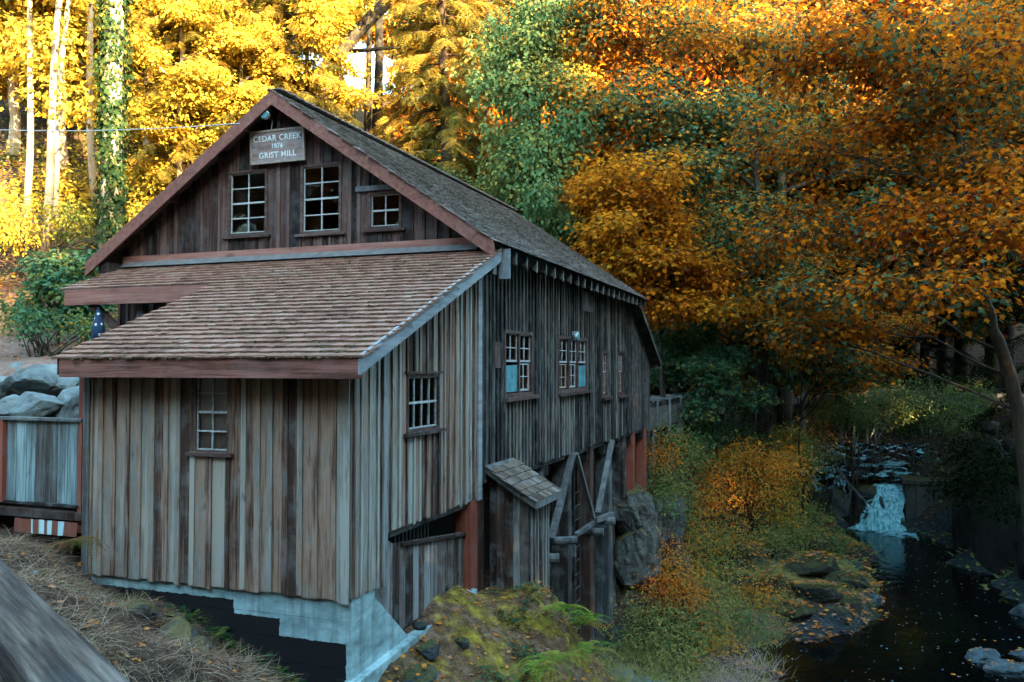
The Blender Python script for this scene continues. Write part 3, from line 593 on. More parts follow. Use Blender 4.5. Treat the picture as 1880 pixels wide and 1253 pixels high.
# windows of the creek wall: pairs and triples of sashes
def sash_bank(u0, u1, z0, z1, n, lows, label):
    w = pobj('window_bank', *frame_mesh('x', 0, u0, u1, z0, z1, .07, .05, -.08), W['sill'], mill); w['label'] = label
    pw = (u1 - u0 - .14) / n; zm = z0 + (z1 - z0) * .5
    for k in range(n):
        a0 = u0 + .07 + pw * k; a1 = a0 + pw
        if k: pobj('mullion', slab('x', 0, a0 - .045, a0 + .045, -.06, .045, z0 + .07, z0 + .07, z1 - .07, z1 - .07), BOXF, W['sill'], w)
        b0, b1 = a0 + (.045 if k else 0), a1 - (.045 if k < n - 1 else 0)
        for half in (0, 1):
            c0, c1 = (zm, z1 - .07) if half else (z0 + .07, zm); dz = rs.uniform(-.05, .02) if not half else 0
            c0 += .03; bar = M['white'] if half or rs.random() < .4 else M['creampaint']
            if half == 0 and lows[k] == 'b':
                pobj('window_board', slab('x', 0, b0 + .02, b1 - .02, -.015, .012, c0, c0, c1 - .05, c1 - .03), BOXF, M['teal'], w); continue
            g = MB(); s = .025
            wd = (b1 - b0)
            if half == 0: b1_ = b1 - .14 * wd
            else: b1_ = b1
            for x in (b0 + s / 2, (b0 + b1_) / 2, b1_ - s / 2): g.add(slab('x', 0, x - s / 2, x + s / 2, -.035, .0, c0, c0, c1, c1), BOXF)
            for z, hh in ((c0 + s * .9, s * 1.8), ((c0 + c1) / 2 + dz, s * .8), (c1 - s / 2, s)): g.add(slab('x', 0, b0, b1_, -.037, .003, z - hh / 2, z - hh / 2, z + hh / 2, z + hh / 2), BOXF)
            g.build('sash', bar, w)
            for i in range(2):
                for j in range(2):
                    p0 = b0 + (b1_ - b0) * i / 2; p1 = b0 + (b1_ - b0) * (i + 1) / 2; q0 = c0 + (c1 - c0) * j / 2; q1 = c0 + (c1 - c0) * (j + 1) / 2; t_ = rs.uniform(-.004, .004)
                    pobj('pane', [(-.02 + t_, p0 + .005, q0 + .005), (-.02 - t_, p1 - .005, q0 + .005), (-.018 + t_, p1 - .005, q1 - .005), (-.018 - t_, p0 + .005, q1 - .005)], [(0, 1, 2, 3)], M['glass'], w)
            if half == 0 and b1_ < b1: pobj('jamb', slab('x', 0, b1_ + .004, b1 - .002, -.06, -.012, c0, c0, c1, c1), BOXF, W['redpost'], w)
    pobj('sill', slab('x', 0, u0 - .06, u1 + .22, 0, .15, z0 - .09, z0 - .07, z0 - .015, z0 + .005), BOXF, W['sill'], w)
sash_bank(1.29, 3.09, 2.58, 3.97, 2, 'bg', 'double window with a teal board in its lower left sash')
sash_bank(5.04, 7.76, 2.57, 3.98, 3, 'ggb', 'triple window with a teal board in its lower right sash')
sash_bank(9.44, 10.13, 2.31, 3.69, 1, 'g', 'narrow window nearer of the slim pair')
sash_bank(11.48, 12.27, 2.30, 3.70, 1, 'g', 'narrow window farther of the slim pair')
pobj('vent_plate', slab('x', 0, .68, .98, .06, .075, 3.18, 3.18, 3.70, 3.70), BOXF, W['redoldpost'], wm)
pobj('brown_patch', slab('x', 0, 7.1, 8.5, .062, .075, 4.72, 4.72, 5.25, 5.25), BOXF, W['shed'], wm)  # brown board patch high on the creek wall
# -- rear lean-to
RE = 16.84
def roof_rear(y): return 5.42 - .50 * (y - 13.4)
wr = backing('rear_wall', 'x', -.04, 13.43, RE, lambda u: .99, lambda u: roof_rear(u) - .12, [(13.5, 13.95, 3.28, 3.98)], 30)
board_wall(wr, 'x', -.04, 13.44, RE, lambda u: .99, lambda u: roof_rear(u) - .1, .24, .07, W['rear'], [(13.5, 13.95, 3.28, 3.98)])
pobj('rear_roof_deck', [(x, y, roof_rear(y) + dz) for dz in (-.06, .02) for x, y in ((-8.9, 13.42), (.32, 13.42), (.32, 17.35), (-8.9, 17.35))], BOXF, W['rear'], mill)
pobj('rear_rake_board', beam_v((.34, 13.45, roof_rear(13.45) - .1), (.34, 17.38, roof_rear(17.38) - .1), .05, .17), BOXF, W['rear'], mill)
pobj('rear_fascia', box_v(-8.9, .37, 17.36, 17.41, roof_rear(17.4) - .28, roof_rear(17.4) + .02), BOXF, W['rear'], mill)
# -- other walls and floors that close the volume
pobj('left_main_wall', box_v(-8.74, -8.66, .05, RE, .5, 5.78), BOXF, W['gable'], mill)
pobj('back_wall', box_v(-8.65, -.05, RE - .06, RE, 1.0, 3.6), BOXF, W['rear'], mill)
pobj('inner_back_wall', [(-8.65, 13.40, 3.6), (-.05, 13.40, 3.6), (-.05, 13.40, 5.5), (-4.35, 13.40, 8.5), (-8.65, 13.40, 5.5)], [(0, 1, 2, 3, 4)], W['rear'], mill)
fl = pobj('main_floor', box_v(-8.65, -.07, .03, RE - .07, .86, .98), BOXF, W['post'], mill)
pobj('attic_floor', box_v(-8.65, -.07, .04, 13.3, 5.3, 5.4), BOXF, W['post'], mill)
for k in range(9): pobj('joist', box_v(-8.6, -.08, .6 + 1.9 * k, .8 + 1.9 * k, .62, .855), BOXF, W['post'], fl)

# -- roofs: decks, boards, rafter tails
X0, X1 = -9.2, .5; YF, YB = -.45, 13.88
def deck(name, pts, thick, mat):
    top = [np.array(p, float) for p in pts]; bot = [p - np.array((0, 0, thick)) for p in top]
    return pobj(name, bot + top, BOXF, mat, mill)
mdr = deck('main_roof', [(-4.35, YF, 8.83), (X1, YF, roof_main(X1) - .04), (X1, YB, roof_main(X1) - .04), (-4.35, YB, 8.83)], .04, W['post'])
mdl = deck('main_roof_left', [(X0, YF, roof_main(X0) - .04), (-4.35, YF, 8.83), (-4.35, YB, 8.83), (X0, YB, roof_main(X0) - .04)], .04, M['shingle2'])
for sx in (-1, 1):
    ex = X1 if sx > 0 else X0
    a = np.array((-4.35 + sx * .0, YF - .03, 8.83 - .17)); b = np.array((ex, YF - .03, roof_main(ex) - .04 - .17))
    v = [(-4.35, YF - .06, 8.53), (ex, YF - .06, roof_main(ex) - .36), (ex, YF - .005, roof_main(ex) - .36), (-4.35, YF - .005, 8.53),
         (-4.35, YF - .06, 8.82), (ex, YF - .06, roof_main(ex) - .05), (ex, YF - .005, roof_main(ex) - .05), (-4.35, YF - .005, 8.82)]
    pobj('rake_board', v, BOXF if sx > 0 else [f[::-1] for f in BOXF], W['rake'], mill)
for k in range(22):
    y = .12 + .645 * k
    g = pobj('rafter_tail', [(-.35, y - .04, 5.76), (.49, y - .04, 5.19), (.49, y + .04, 5.19), (-.35, y + .04, 5.76), (-.35, y - .04, 5.99), (.49, y - .04, 5.44), (.49, y + .04, 5.44), (-.35, y + .04, 5.99)], BOXF, W['brace'], mill)
for k in range(7):
    xx = -8.3 + 1.25 * k; pobj('purlin_end', box_v(xx - .05, xx + .05, -.43, -.08, roof_main(xx) - .26, roof_main(xx) - .10), BOXF, W['gable'], mill)
pobj('collar_wall', box_v(-8.9, -8.6, -.42, .0, 5.25, 5.5), BOXF, W['gable'], mill)
# lean-to roof
LX0, LX1, LYE, PYE, PX0 = -4.80, .44, -5.16, -1.55, -8.72
sl = deck('lean_to_roof', [(LX0, LYE, roof_lean(LYE) - .035), (LX1, LYE, roof_lean(LYE) - .035), (LX1, -.1, roof_lean(-.1) - .035), (LX0, -.1, roof_lean(-.1) - .035)], .035, W['post'])
sp_ = deck('porch_roof', [(PX0, PYE, roof_lean(PYE) - .035), (LX0 - .002, PYE, roof_lean(PYE) - .035), (LX0 - .002, -.1, roof_lean(-.1) - .035), (PX0 + .2, -.1, roof_lean(-.1) - .035)], .035, W['post'])
pobj('front_fascia', box_v(LX0 + .06, LX1 + .012, LYE - .02, LYE + .04, 3.045, 3.365), BOXF, W['red'], mill)
pobj('fascia_end', box_v(LX0 + .0, LX0 + .055, LYE - .0, LYE + .32, 3.08, 3.34), BOXF, W['redoldpost'], mill)
v = [(LX1 - .02, LYE - .03, 3.10), (LX1 + .03, LYE - .03, 3.10), (LX1 + .03, .0, roof_lean(0) - .27), (LX1 - .02, .0, roof_lean(0) - .27),
     (LX1 - .02, LYE - .03, roof_lean(LYE) - .02), (LX1 + .03, LYE - .03, roof_lean(LYE) - .02), (LX1 + .03, .0, roof_lean(0) - .02), (LX1 - .02, .0, roof_lean(0) - .02)]
pobj('lean_to_rake_board', v, BOXF, W['greyrake'], mill)
pobj('hanging_board', box_v(.40, .62, .02, .06, 4.86, 5.42), BOXF, W['greyrake'], mill)
pobj('purlin', box_v(.06, .42, -.32, -.14, 4.92, 5.1), BOXF, W['brace'], mill)
pobj('porch_fascia', box_v(-8.62, -4.95, PYE - .02, PYE + .03, 4.47, 4.79), BOXF, W['red'], mill)
pobj('porch_brace', beam_v((-8.0, PYE + .1, 4.5), (-6.9, PYE + .35, 3.5), .12, .14), BOXF, W['redoldpost'], mill)
pobj('porch_post', box_v(-6.93, -6.78, PYE + .2, PYE + .35, 1.0, 4.75), BOXF, W['brace'], mill)
pobj('porch_post', box_v(-4.90, -4.705, FY + .02, FY + .2, .6, 3.34), BOXF, W['redpost'], mill)

# shingles: the biggest in view one by one, the rest joined
def shingle_mesh(w, l, t, vv, mat):
    me = pobj('shingle', [(-w / 2, 0, 0), (w / 2, 0, 0), (w / 2, l, -.004), (-w / 2, l, -.004), (-w / 2, 0, t), (w / 2, 0, t * .92), (w / 2, l, .002), (-w / 2, l, .002)], BOXF, mat)
    d = me.data; a = d.attributes.new('v', 'FLOAT', 'FACE'); a.data.foreach_set('value', [vv] * 6); bpy.data.objects.remove(me); return d
def shingle_rows(surface, x_rng, rows, wmean, mat, parent, exposure, length, thick, limit, rsx):
    """surface(s) -> origin, down-slope frame; rows from the eave up. Returns after making objects for the first `limit`"""
    out_v, out_f, out_a = [], [], []; made = 0
    variants = [shingle_mesh(wmean * k, length, thick * j, i / 8., mat) for i, (k, j) in enumerate(((.8, 1), (.9, .9), (1, 1.1), (1.1, 1), (1.2, .9), (.7, 1.2), (1.3, 1), (1.0, .8)))]
    wid = [.8, .9, 1, 1.1, 1.2, .7, 1.3, 1.0]
    for r in range(rows):
        x0, x1 = x_rng(r); x = x0 - rsx.uniform(0, wmean * .5); sag = rsx.uniform(-.006, .006)
        while x < x1:
            i = rsx.randrange(8); w = wmean * wid[i]
            if x + w > x1 + .03: w = x1 + .01 - x; 
            if w < .03: break
            M4 = surface(x + w / 2, r * exposure + sag + rsx.uniform(-.012, .012), rsx)
            if made < limit and abs(w - wmean * wid[i]) < 1e-6:
                o = link(bpy.data.objects.new('shingle', variants[i]), parent); o.matrix_local = M4; made += 1
            else:
                t = thick * rsx.uniform(.8, 1.2); n = len(out_v); gap = w * .5 - .002
                for q in ((-gap, 0, 0), (gap, 0, 0), (gap, length, -.004), (-gap, length, -.004), (-gap, 0, t), (gap, 0, t * .92), (gap, length, .002), (-gap, length, .002)):
                    out_v.append(tuple(M4 @ Vector(q)))
                out_f += [tuple(k + n for k in f) for f in BOXF]; out_a += [rsx.random()] * 6
            x += w
    if out_v:
        o = pobj('shingles', out_v, out_f, mat, parent); a = o.data.attributes.new('v', 'FLOAT', 'FACE'); a.data.foreach_set('value', out_a); o['kind'] = 'stuff'
def lean_surf(x, s, r_):
    c = 1 / math.sqrt(1 + .405 ** 2); y = LYE - .05 + s * c
    return Matrix.Translation((x, y, roof_lean(y) - .028)) @ Matrix.Rotation(math.atan(.405) - .075, 4, 'X') @ Matrix.Rotation(r_.uniform(-.02, .02), 4, 'Z') @ Matrix.Rotation(r_.uniform(-.01, .01), 4, 'Y')
EXP = .198
nrow = int((LYE * -1 - .05) * math.sqrt(1 + .405 ** 2) / EXP) + 1
def lrng(r):
    y = LYE + r * EXP * .927
    return (LX0 - .03, LX1 + .05) if y < PYE - .02 else (PX0 - .03 + .2 * (y - PYE) / 1.5, LX1 + .05)
shingle_rows(lean_surf, lrng, nrow, .165, M['shingle'], sl, EXP, .34, .03, 255, random.Random(3))
def main_surf(x, s, r_):
    # here x runs along the ridge (world y), s up from the eave
    c = 1 / math.sqrt(1 + .682 ** 2); xx = X1 + .06 - s * c
    m = Matrix.Translation((xx, x, roof_main(xx) - .035)) @ Matrix.Rotation(R(90), 4, 'Z') @ Matrix.Rotation(math.atan(.682) - .07, 4, 'X')
    return m @ Matrix.Rotation(r_.uniform(-.03, .03), 4, 'Z') @ Matrix.Rotation(r_.uniform(-.02, .02), 4, 'Y')
shingle_rows(main_surf, lambda r: (YF - .06, YB + .03), 33, .15, M['shingle2'], mdr, .181, .30, .024, 0, random.Random(4))
g = MB()
for k in range(48):
    y = YF + k * .3; g.add(beam_v((-4.28, y, 8.86 + rs.uniform(0, .01)), (-4.28, y + .34, 8.885), .16, .022), BOXF)
    g.add(beam_v((-4.44, y, 8.86 + rs.uniform(0, .01)), (-4.44, y + .34, 8.885), .16, .022), BOXF)
g.build('ridge_cap', M['shingle2'], mdr)
# moss ridge along the creek eave
# -- concrete foundation
cv = MB()
fz = [0.03, -.30, -.62, -.95, -1.3, -2.4]
for a, b in zip(fz[:-1], fz[1:]):   # board-marked lifts with a slight joint
    cv.add([(-4.6, FY + .02, b + .004), (0.0, FY + .02, b + .004), (0.0, FY + .5, b + .004), (-4.6, FY + .5, b + .004), (-4.6, FY + .02 + .003, a), (0.0, FY + .023, a), (0, FY + .5, a), (-4.6, FY + .5, a)], BOXF)
cv.build('concrete_foundation', M['concrete'], mill)
def yfl(z): return -3.98 if z > -.12 else -3.98 + (-.12 - z) * 1.22
ft = MB(); zz = [0.02, -.12, -.34, -.56, -.78, -1.0, -1.3]
for a, b in zip(zz[:-1], zz[1:]):
    ft.add([(-.25, FY + .03, b + .003), (.012, FY + .03, b + .003), (.012, yfl(b), b + .003), (-.25, yfl(b), b + .003), (-.25, FY + .03, a), (.008, FY + .03, a), (.008, yfl(a), a), (-.25, yfl(a), a)], BOXF)
ft.build('flared_footing', M['concrete'], mill)
pobj('footing_ledge', [(-.2, FY - .02, -1.6), (.16, FY - .02, -1.6), (.16, -.4, -1.3), (-.2, -.4, -1.3), (-.2, FY - .02, -1.08), (.14, FY - .02, -1.1), (.14, -.4, -.86), (-.2, -.4, -.84)], BOXF, M['concrete'], mill)
# skirt below the lean-to side, with a barred opening
def sk_top(u): return .62 if u < -3.45 else (.52 - .115 * (u + 3.45))
wk = pobj('skirt_wall', slab('x', -.13, -3.95, -.62, -.03, -.003, -.95, -.82, .3, .1), BOXF, M['dark'], mill)
board_wall(wk, 'x', -.12, -3.95, -.5, lambda u: -.92 + .03 * (u + 3.9), sk_top, .235, .07, W['shed'], (), rag=.01, batten=False)
pobj('skirt_rail', beam_v((-.07, -3.0, .44), (-.07, -.5, .15), .07, .05), BOXF, W['redoldpost'], mill)
for k in range(10):
    u = -3.15 + .13 * k; MB().tube([(-.1, u, sk_top(u) - .05), (-.1, u, .80)], .012, 6).build('window_bar', M['iron'], mill)
pobj('red_post', box_v(-.26, .05, -.50, -.17, -1.15, .735), BOXF, W['redpost'], mill)
pobj('light_block_wall', box_v(-2.6, -2.5, -3.9, -.1, -1.5, .8), BOXF, M['dark'], mill)
pobj('corner_post', box_v(-.3, -.02, .0, .3, -1.3, .98), BOXF, W['redoldpost'], mill)

# -- supports under the creek wall
def post(y0, y1, zb, mat, x1=-.02, d=.42, top=.99):
    o = pobj('support_post', box_v(x1 - d, x1, y0, y1, zb, top), BOXF, mat, mill)
    b = o.modifiers.new('b', 'BEVEL'); b.width = .02; b.segments = 1; return o
post(3.85, 4.2, -3.9, W['post'], top=.9)
post(6.0, 6.36, -5.0, W['post'], x1=-.0, d=.46)
post(8.28, 8.66, -5.2, W['redoldpost'], d=.40)
pc = post(10.4, 10.84, -4.55, W['tealpost'], x1=-.0, d=.44)
post(12.4, 12.82, -1.8, W['post'], x1=.0, d=.5)
post(14.0, 14.36, -1.6, W['redpost'], d=.36); post(15.2, 15.5, -1.6, W['redpost'], x1=-.3, d=.3); post(16.0, 16.38, -1.6, W['redpost'], d=.34)
pobj('concrete_pier', [(-.54, 10.3, -5.8), (.10, 10.3, -5.8), (.10, 10.98, -5.8), (-.54, 10.98, -5.8), (-.50, 10.34, -4.66), (.05, 10.34, -4.66), (.05, 10.92, -4.66), (-.50, 10.92, -4.66)], BOXF, M['cliff'], mill)
pobj('pier_band', box_v(-.48, .03, 10.36, 10.9, -4.655, -4.56), BOXF, W['redpost'], mill)
def brace(a, b, w=.17, d=.12): pobj('brace', beam_v(a, b, d, w, (1, 0, 0)), BOXF, W['brace'], mill)
brace((.07, 6.2, .97), (.07, 4.35, -.85), .16, .1); brace((.08, 6.5, .95), (.08, 8.25, -1.0), .10, .09); brace((.08, 10.5, .97), (.08, 8.75, -.95), .15, .1)
pobj('cross_timber', beam_v((.1, 6.4, -1.12), (.1, 8.2, -1.12), .11, .10), BOXF, W['brace'], mill)
pobj('cross_timber', beam_v((.0, 8.7, -1.15), (.22, 9.9, -1.15), .14, .14), BOXF, W['brace'], mill)
pobj('cross_timber', beam_v((.0, 6.45, -1.2), (.02, 6.46, -1.7), .1, .14, (0, 1, 0)), BOXF, W['brace'], mill)
for a, b, r_ in (((-.3, 4.6, -.98), (.55, 4.9, -.94), .10), ((-.5, 4.2, -1.3), (.25, 4.4, -1.3), .12), ((-.3, 8.3, -1.4), (.34, 8.35, -1.38), .11), ((-.3, 9.4, -1.28), (.4, 9.5, -1.28), .12)):
    MB().tube([a, b], r_, 10).build('log_end', W['brace'], mill)
lad = tag(MB().tube([(-.05, 6.75, -5), (-.05, 6.75, .6)], .025, 6).tube([(-.05, 7.3, -5), (-.05, 7.3, .6)], .025, 6).build('ladder', M['iron']), 'dark iron ladder between the tall support posts under the mill', 'ladder')
for k in range(14): MB().tube([(-.05, 6.76, -4.8 + .36 * k), (-.05, 7.29, -4.8 + .36 * k)], .016, 6).build('rung', M['iron'], lad)
pobj('pit_shade_sheet', box_v(-3.3, -3.2, 2.0, 13.0, -4.4, .6), BOXF, M['dark'], mill)  # added near-black sheet, painting the shade between the posts

# -- small shed against the creek wall
shed = empty('lean_shed', (.4, .9, -1), 'small brown board shed with mossy shingled roof against the dark creek wall', 'shed')
sx1, sy0, sy1 = .86, .42, 1.52
def zs(x): return 1.36 - .62 * x
I4 = Matrix.Translation((-.4, -.9, 1))
def local(o): o.location = (-.4, -.9, 1); return o
s1 = local(pobj('shed_wall', slab('y', sy0, .08, sx1, -.05, -.004, -1.3, -1.4, zs(0) - .08, zs(sx1) - .08), BOXF, M['dark'], shed))
board_wall(s1, 'y', sy0, .07, sx1, lambda u: -1.2 - .1 * u, lambda u: zs(u) - .06, .15, .05, W['shed'], (), rag=.03, batten=False)
s2 = local(pobj('shed_wall', slab('x', sx1, sy0, sy1, -.05, -.004, -1.3, -1.4, zs(sx1) - .1, zs(sx1) - .1), BOXF, M['dark'], shed))
board_wall(s2, 'x', sx1, sy0, sy1, lambda u: -1.35, lambda u: zs(sx1) - .08, .18, .06, W['shed'], (), rag=.03)
s3 = local(pobj('shed_roof', [(.06, .22, zs(.06) - .06), (1.05, .22, zs(1.05) - .06), (1.05, 1.78, zs(1.05) - .06), (.06, 1.78, zs(.06) - .06), (.06, .22, zs(.06)), (1.05, .22, zs(1.05)), (1.05, 1.78, zs(1.05)), (.06, 1.78, zs(.06))], BOXF, W['brace'], shed))
local(pobj('rake_trim', [(.06, .17, zs(.06) - .14), (1.06, .17, zs(1.06) - .14), (1.06, .215, zs(1.06) - .14), (.06, .215, zs(.06) - .14), (.06, .17, zs(.06) + .01), (1.06, .17, zs(1.06) + .01), (1.06, .215, zs(1.06) + .01), (.06, .215, zs(.06) + .01)], BOXF, W['brace'], shed))
local(pobj('eave_trim', box_v(1.055, 1.095, .17, 1.80, zs(1.06) - .15, zs(1.06) + .0), BOXF, W['brace'], shed))
def shed_surf(x, s, r_):
    xx = 1.1 - s * .85
    return Matrix.Translation((xx, x, zs(xx) + .004)) @ Matrix.Rotation(R(90), 4, 'Z') @ Matrix.Rotation(math.atan(.62) - .06, 4, 'X') @ Matrix.Rotation(r_.uniform(-.05, .05), 4, 'Z')
shingle_rows(shed_surf, lambda r: (.16, 1.8), 6, .14, M['shingle3'], s3, .19, .26, .018, 80, random.Random(8))

# ------------------------------------------------------------------ things on and around the mill
def text_mesh(txt, size, ext=.004):
    cu = bpy.data.curves.new('t', 'FONT'); cu.body = txt; cu.size = size; cu.align_x = 'CENTER'; cu.align_y = 'CENTER'; cu.extrude = ext; cu.offset = .004; cu.space_character = 1.12
    o = bpy.data.objects.new('t', cu); col.objects.link(o); dg = bpy.context.evaluated_depsgraph_get(); me = bpy.data.meshes.new_from_object(o.evaluated_get(dg))
    bpy.data.objects.remove(o); bpy.data.curves.remove(cu); return me
sign = empty('sign', (-4.43, -.16, 7.77), 'wooden sign with pale lettering under the mill gable peak', 'sign')
W['sign'] = wood('sign_wood', [(.10, .06, .05), (.17, .11, .095), (.24, .18, .17), (.3, .3, .3)], axis='x', rand=.2, grey=.5, bleach=(.3, .33, .34))
for k in range(3): pobj('sign_plank', box_v(-.62, .62, -.018, .018, -.335 + .2235 * k, -.113 + .2235 * k), BOXF, W['sign'], sign)
g = MB(); g.box(-.66, .66, -.035, .02, .3, .345); g.box(-.66, .66, -.035, .02, -.345, -.3); g.box(-.66, -.62, -.035, .02, -.3, .3); g.box(.62, .66, -.035, .02, -.3, .3); g.build('sign_frame', M['creampaint'], sign)
for txt, size, z in (('CEDAR CREEK', .165, .165), ('1876', .13, .0), ('GRIST MILL', .165, -.18)):
    me = text_mesh(txt, size); me.materials.append(M['letter']); o = link(bpy.data.objects.new('lettering', me), sign)
    o.rotation_euler = (R(90), 0, 0); o.location = (0, -.024, z)
sign.rotation_euler = (R(4), 0, 0)
def flood(loc, label, s=1., rz=0):
    f = empty('floodlight', loc, label, 'floodlight', rz=rz)
    MB().tube([(0, -.22 * s, .0), (0, -.12 * s, .01), (0, -.05 * s, 0.01)], [.125 * s, .12 * s, .05 * s], 14).build('lamp_housing', M['metal'], f, True)
    MB().tube([(0, -.235 * s, 0), (0, -.222 * s, 0)], [.10 * s, .118 * s], 14).build('lens', M['teal'], f)
    for k in range(6):
        x = (-.09 + .036 * k) * s; pobj('cooling_fin', box_v(x - .006, x + .006, -.2 * s, -.06 * s, .07 * s, .155 * s), BOXF, M['metal'], f)
    MB().tube([(0, -.06 * s, 0), (0.02, .0, -.06 * s), (.02, .16, -.06 * s)], .018, 6).build('bracket', M['iron'], f)
    return f
flood((-4.55, -.28, 8.36), 'pale floodlight under the gable peak above the sign', .8)
flood((.22, 5.55, 3.95), 'pale blue floodlight over the triple creek window', .85, R(90))
tag(MB().tube([(-4.5, -.25, 8.3), (-4.56, -.2, 8.1), (-4.75, -.17, 7.98), (-4.95, -.16, 8.05), (-5.2, -.2, 8.16), (-5.3, -.46, 8.22)], .012, 5).build('lamp_cable', M['cable']), 'thin cable looping from the floodlight to the eave', 'cable')
ca = at(440, 227, 17.0); cb = at(-260, 216, 24)
tag(MB().tube([ca + (cb - ca) * t + np.array((0, 0, -.25 * 4 * t * (1 - t))) for t in np.linspace(0, 1, 20)], .012, 5).build('power_cable', M['cable']), 'overhead power cable running left from the mill gable', 'cable')

# walkway with board fence on the left
deckw = empty('walkway', (-6.5, -3, 1), 'raised plank walkway behind the board fence left of the mill', 'walkway')
deckw.location = (0, 0, 0)
for k in range(14): pobj('plank', box_v(-9.0, -4.72, FY + .1 + .22 * k, FY + .31 + .22 * k, .93, .98), BOXF, W['post'], deckw)
pobj('edge_beam', box_v(-8.9, -4.74, FY - .06, FY + .06, .80, .925), BOXF, W['redoldpost'], deckw)
g = MB()
for k in range(26):
    x = -6.1 + k * .05; b_ = .012 * math.sin(k * 1.25)
    g.add([(x, FY - .09 + b_, .56), (x + .05, FY - .09 + .012 * math.sin((k + 1) * 1.25), .56), (x + .05, FY - .085 + .012 * math.sin((k + 1) * 1.25), .78), (x, FY - .085 + b_, .78)], [(0, 1, 2, 3)])
tag(g.build('painted_sheet', M['rust']), 'rusted sheet with peeling pale blue paint under the walkway', 'metal sheet')
pobj('deck_post', box_v(-5.35, -5.2, FY - .02, FY + .12, -.3, .795), BOXF, W['post'], deckw)
fen = empty('board_fence', (-6, FY, 1), 'blue-grey board fence with capped top left of the front wall', 'fence'); fen.location = (0, 0, 0)
x = -9.0; k = 0
while x < -4.84:
    w = rs.uniform(.19, .235)
    if not (-6.62 < x + w / 2 < -6.45): pobj('fence_board', box_v(x, x + w - .014, FY + .03 + rs.uniform(0, .008), FY + .06, 1.03 + rs.uniform(-.02, .01), 2.33), BOXF, W['fence'], fen)
    x += w
pobj('cap_rail', box_v(-9.05, -4.80, FY - .03, FY + .12, 2.34, 2.385), BOXF, W['brace'], fen)
pobj('fence_post', box_v(-6.60, -6.47, FY - .02, FY + .1, 1.0, 2.335), BOXF, W['redpost'], fen)
pobj('fence_post', box_v(-4.83, -4.79, FY - .02, FY + .1, .9, 2.335), BOXF, W['redpost'], fen)
pobj('bottom_rail', box_v(-9.0, -4.8, FY + .0, FY + .09, .985, 1.025), BOXF, W['post'], fen)

# furled flag
fl_b = at(181, 600, 17.5)
flag = empty('furled_flag', tuple(fl_b), 'furled dark blue flag with white stars beside the porch', 'flag')
m_, t_ = _new('starred_blue_cloth'); tcx = _n(t_, 'ShaderNodeTexCoord'); vo = _n(t_, 'ShaderNodeTexVoronoi'); vo.inputs['Scale'].default_value = 9; t_.links.new(tcx.outputs['Object'], vo.inputs['Vector'])
finish(t_, mixc(t_, ramp(t_, vo.outputs['Distance'], [(.22, (1, 1, 1)), (.28, (0, 0, 0))]), (.012, .035, .075), (.45, .5, .5)), .9)
MB().tube([(0, 0, -.35), (0, 0, .0), (.01, 0, .25), (.0, 0, .46)], [.13, .12, .07, .012], 9).build('cloth', m_, flag, True)
MB().tube([(0, 0, -1.6), (0, 0, .52)], .014, 6).build('pole', M['metal'], flag)

# bridge handrail close to the viewer
ra, rb = onz(2.36, -40, 1066), onz(2.36, 150, 1290)
dr = (rb - ra) / np.linalg.norm(rb - ra)
rail = empty('handrail', tuple(ra), 'weathered timber handrail in the near lower left corner', 'handrail', rz=math.atan2(dr[1], dr[0]))
g = pobj('top_rail', box_v(-1.6, 2.6, -.10, .10, -.05, .05), BOXF, W['rail'], rail); bv = g.modifiers.new('b', 'BEVEL'); bv.width = .012; bv.segments = 2
pobj('rail_post', box_v(.88, 1.02, -.06, .06, -1.1, -.052), BOXF, W['rail'], rail)
pobj('lower_rail', box_v(-1.6, 2.6, -.025, .025, -.6, -.42), BOXF, W['rail'], rail)

# boulders of the retaining wall
BL = [(8, 716, 110, 62, 23.6, 'bluish boulder at the left frame edge, upper row of the retaining stones'), (72, 706, 112, 66, 23.2, 'largest flat-topped boulder with orange lichen above the board fence'), (100, 688, 46, 34, 24.6, 'small dark-sided boulder at the edge of the track'),
      (128, 705, 60, 50, 24.2, 'boulder with orange lichen spot beside the red porch post'), (142, 690, 40, 40, 25.2, 'small blue boulder tucked beside the fascia end'), (20, 750, 84, 50, 21.8, 'pale grey boulder just above the fence at the left frame edge'),
      (66, 748, 78, 60, 21.6, 'angular grey boulder in the lower row, centre of the fence top'), (128, 742, 52, 66, 22.0, 'rounded boulder in the lower row beside the red porch post'), (-60, 735, 110, 80, 22.4, 'large boulder left of the visible fence'),
      (40, 684, 70, 30, 25.4, 'low flat stone at the edge of the pink gravel track')]
for i, (px, py, w, h, d, lb) in enumerate(BL):
    p = at(px, py, d); s = d / FOC
    rock('boulder', tuple(p), (w * s * .56, w * s * .5, h * s * .62), M['boulder'], 20 + i, lb, 'boulder', 'boulders of the retaining wall', rz=YAW + rs.uniform(-.3, .3), sub=4, facet=.8, rough=.5)

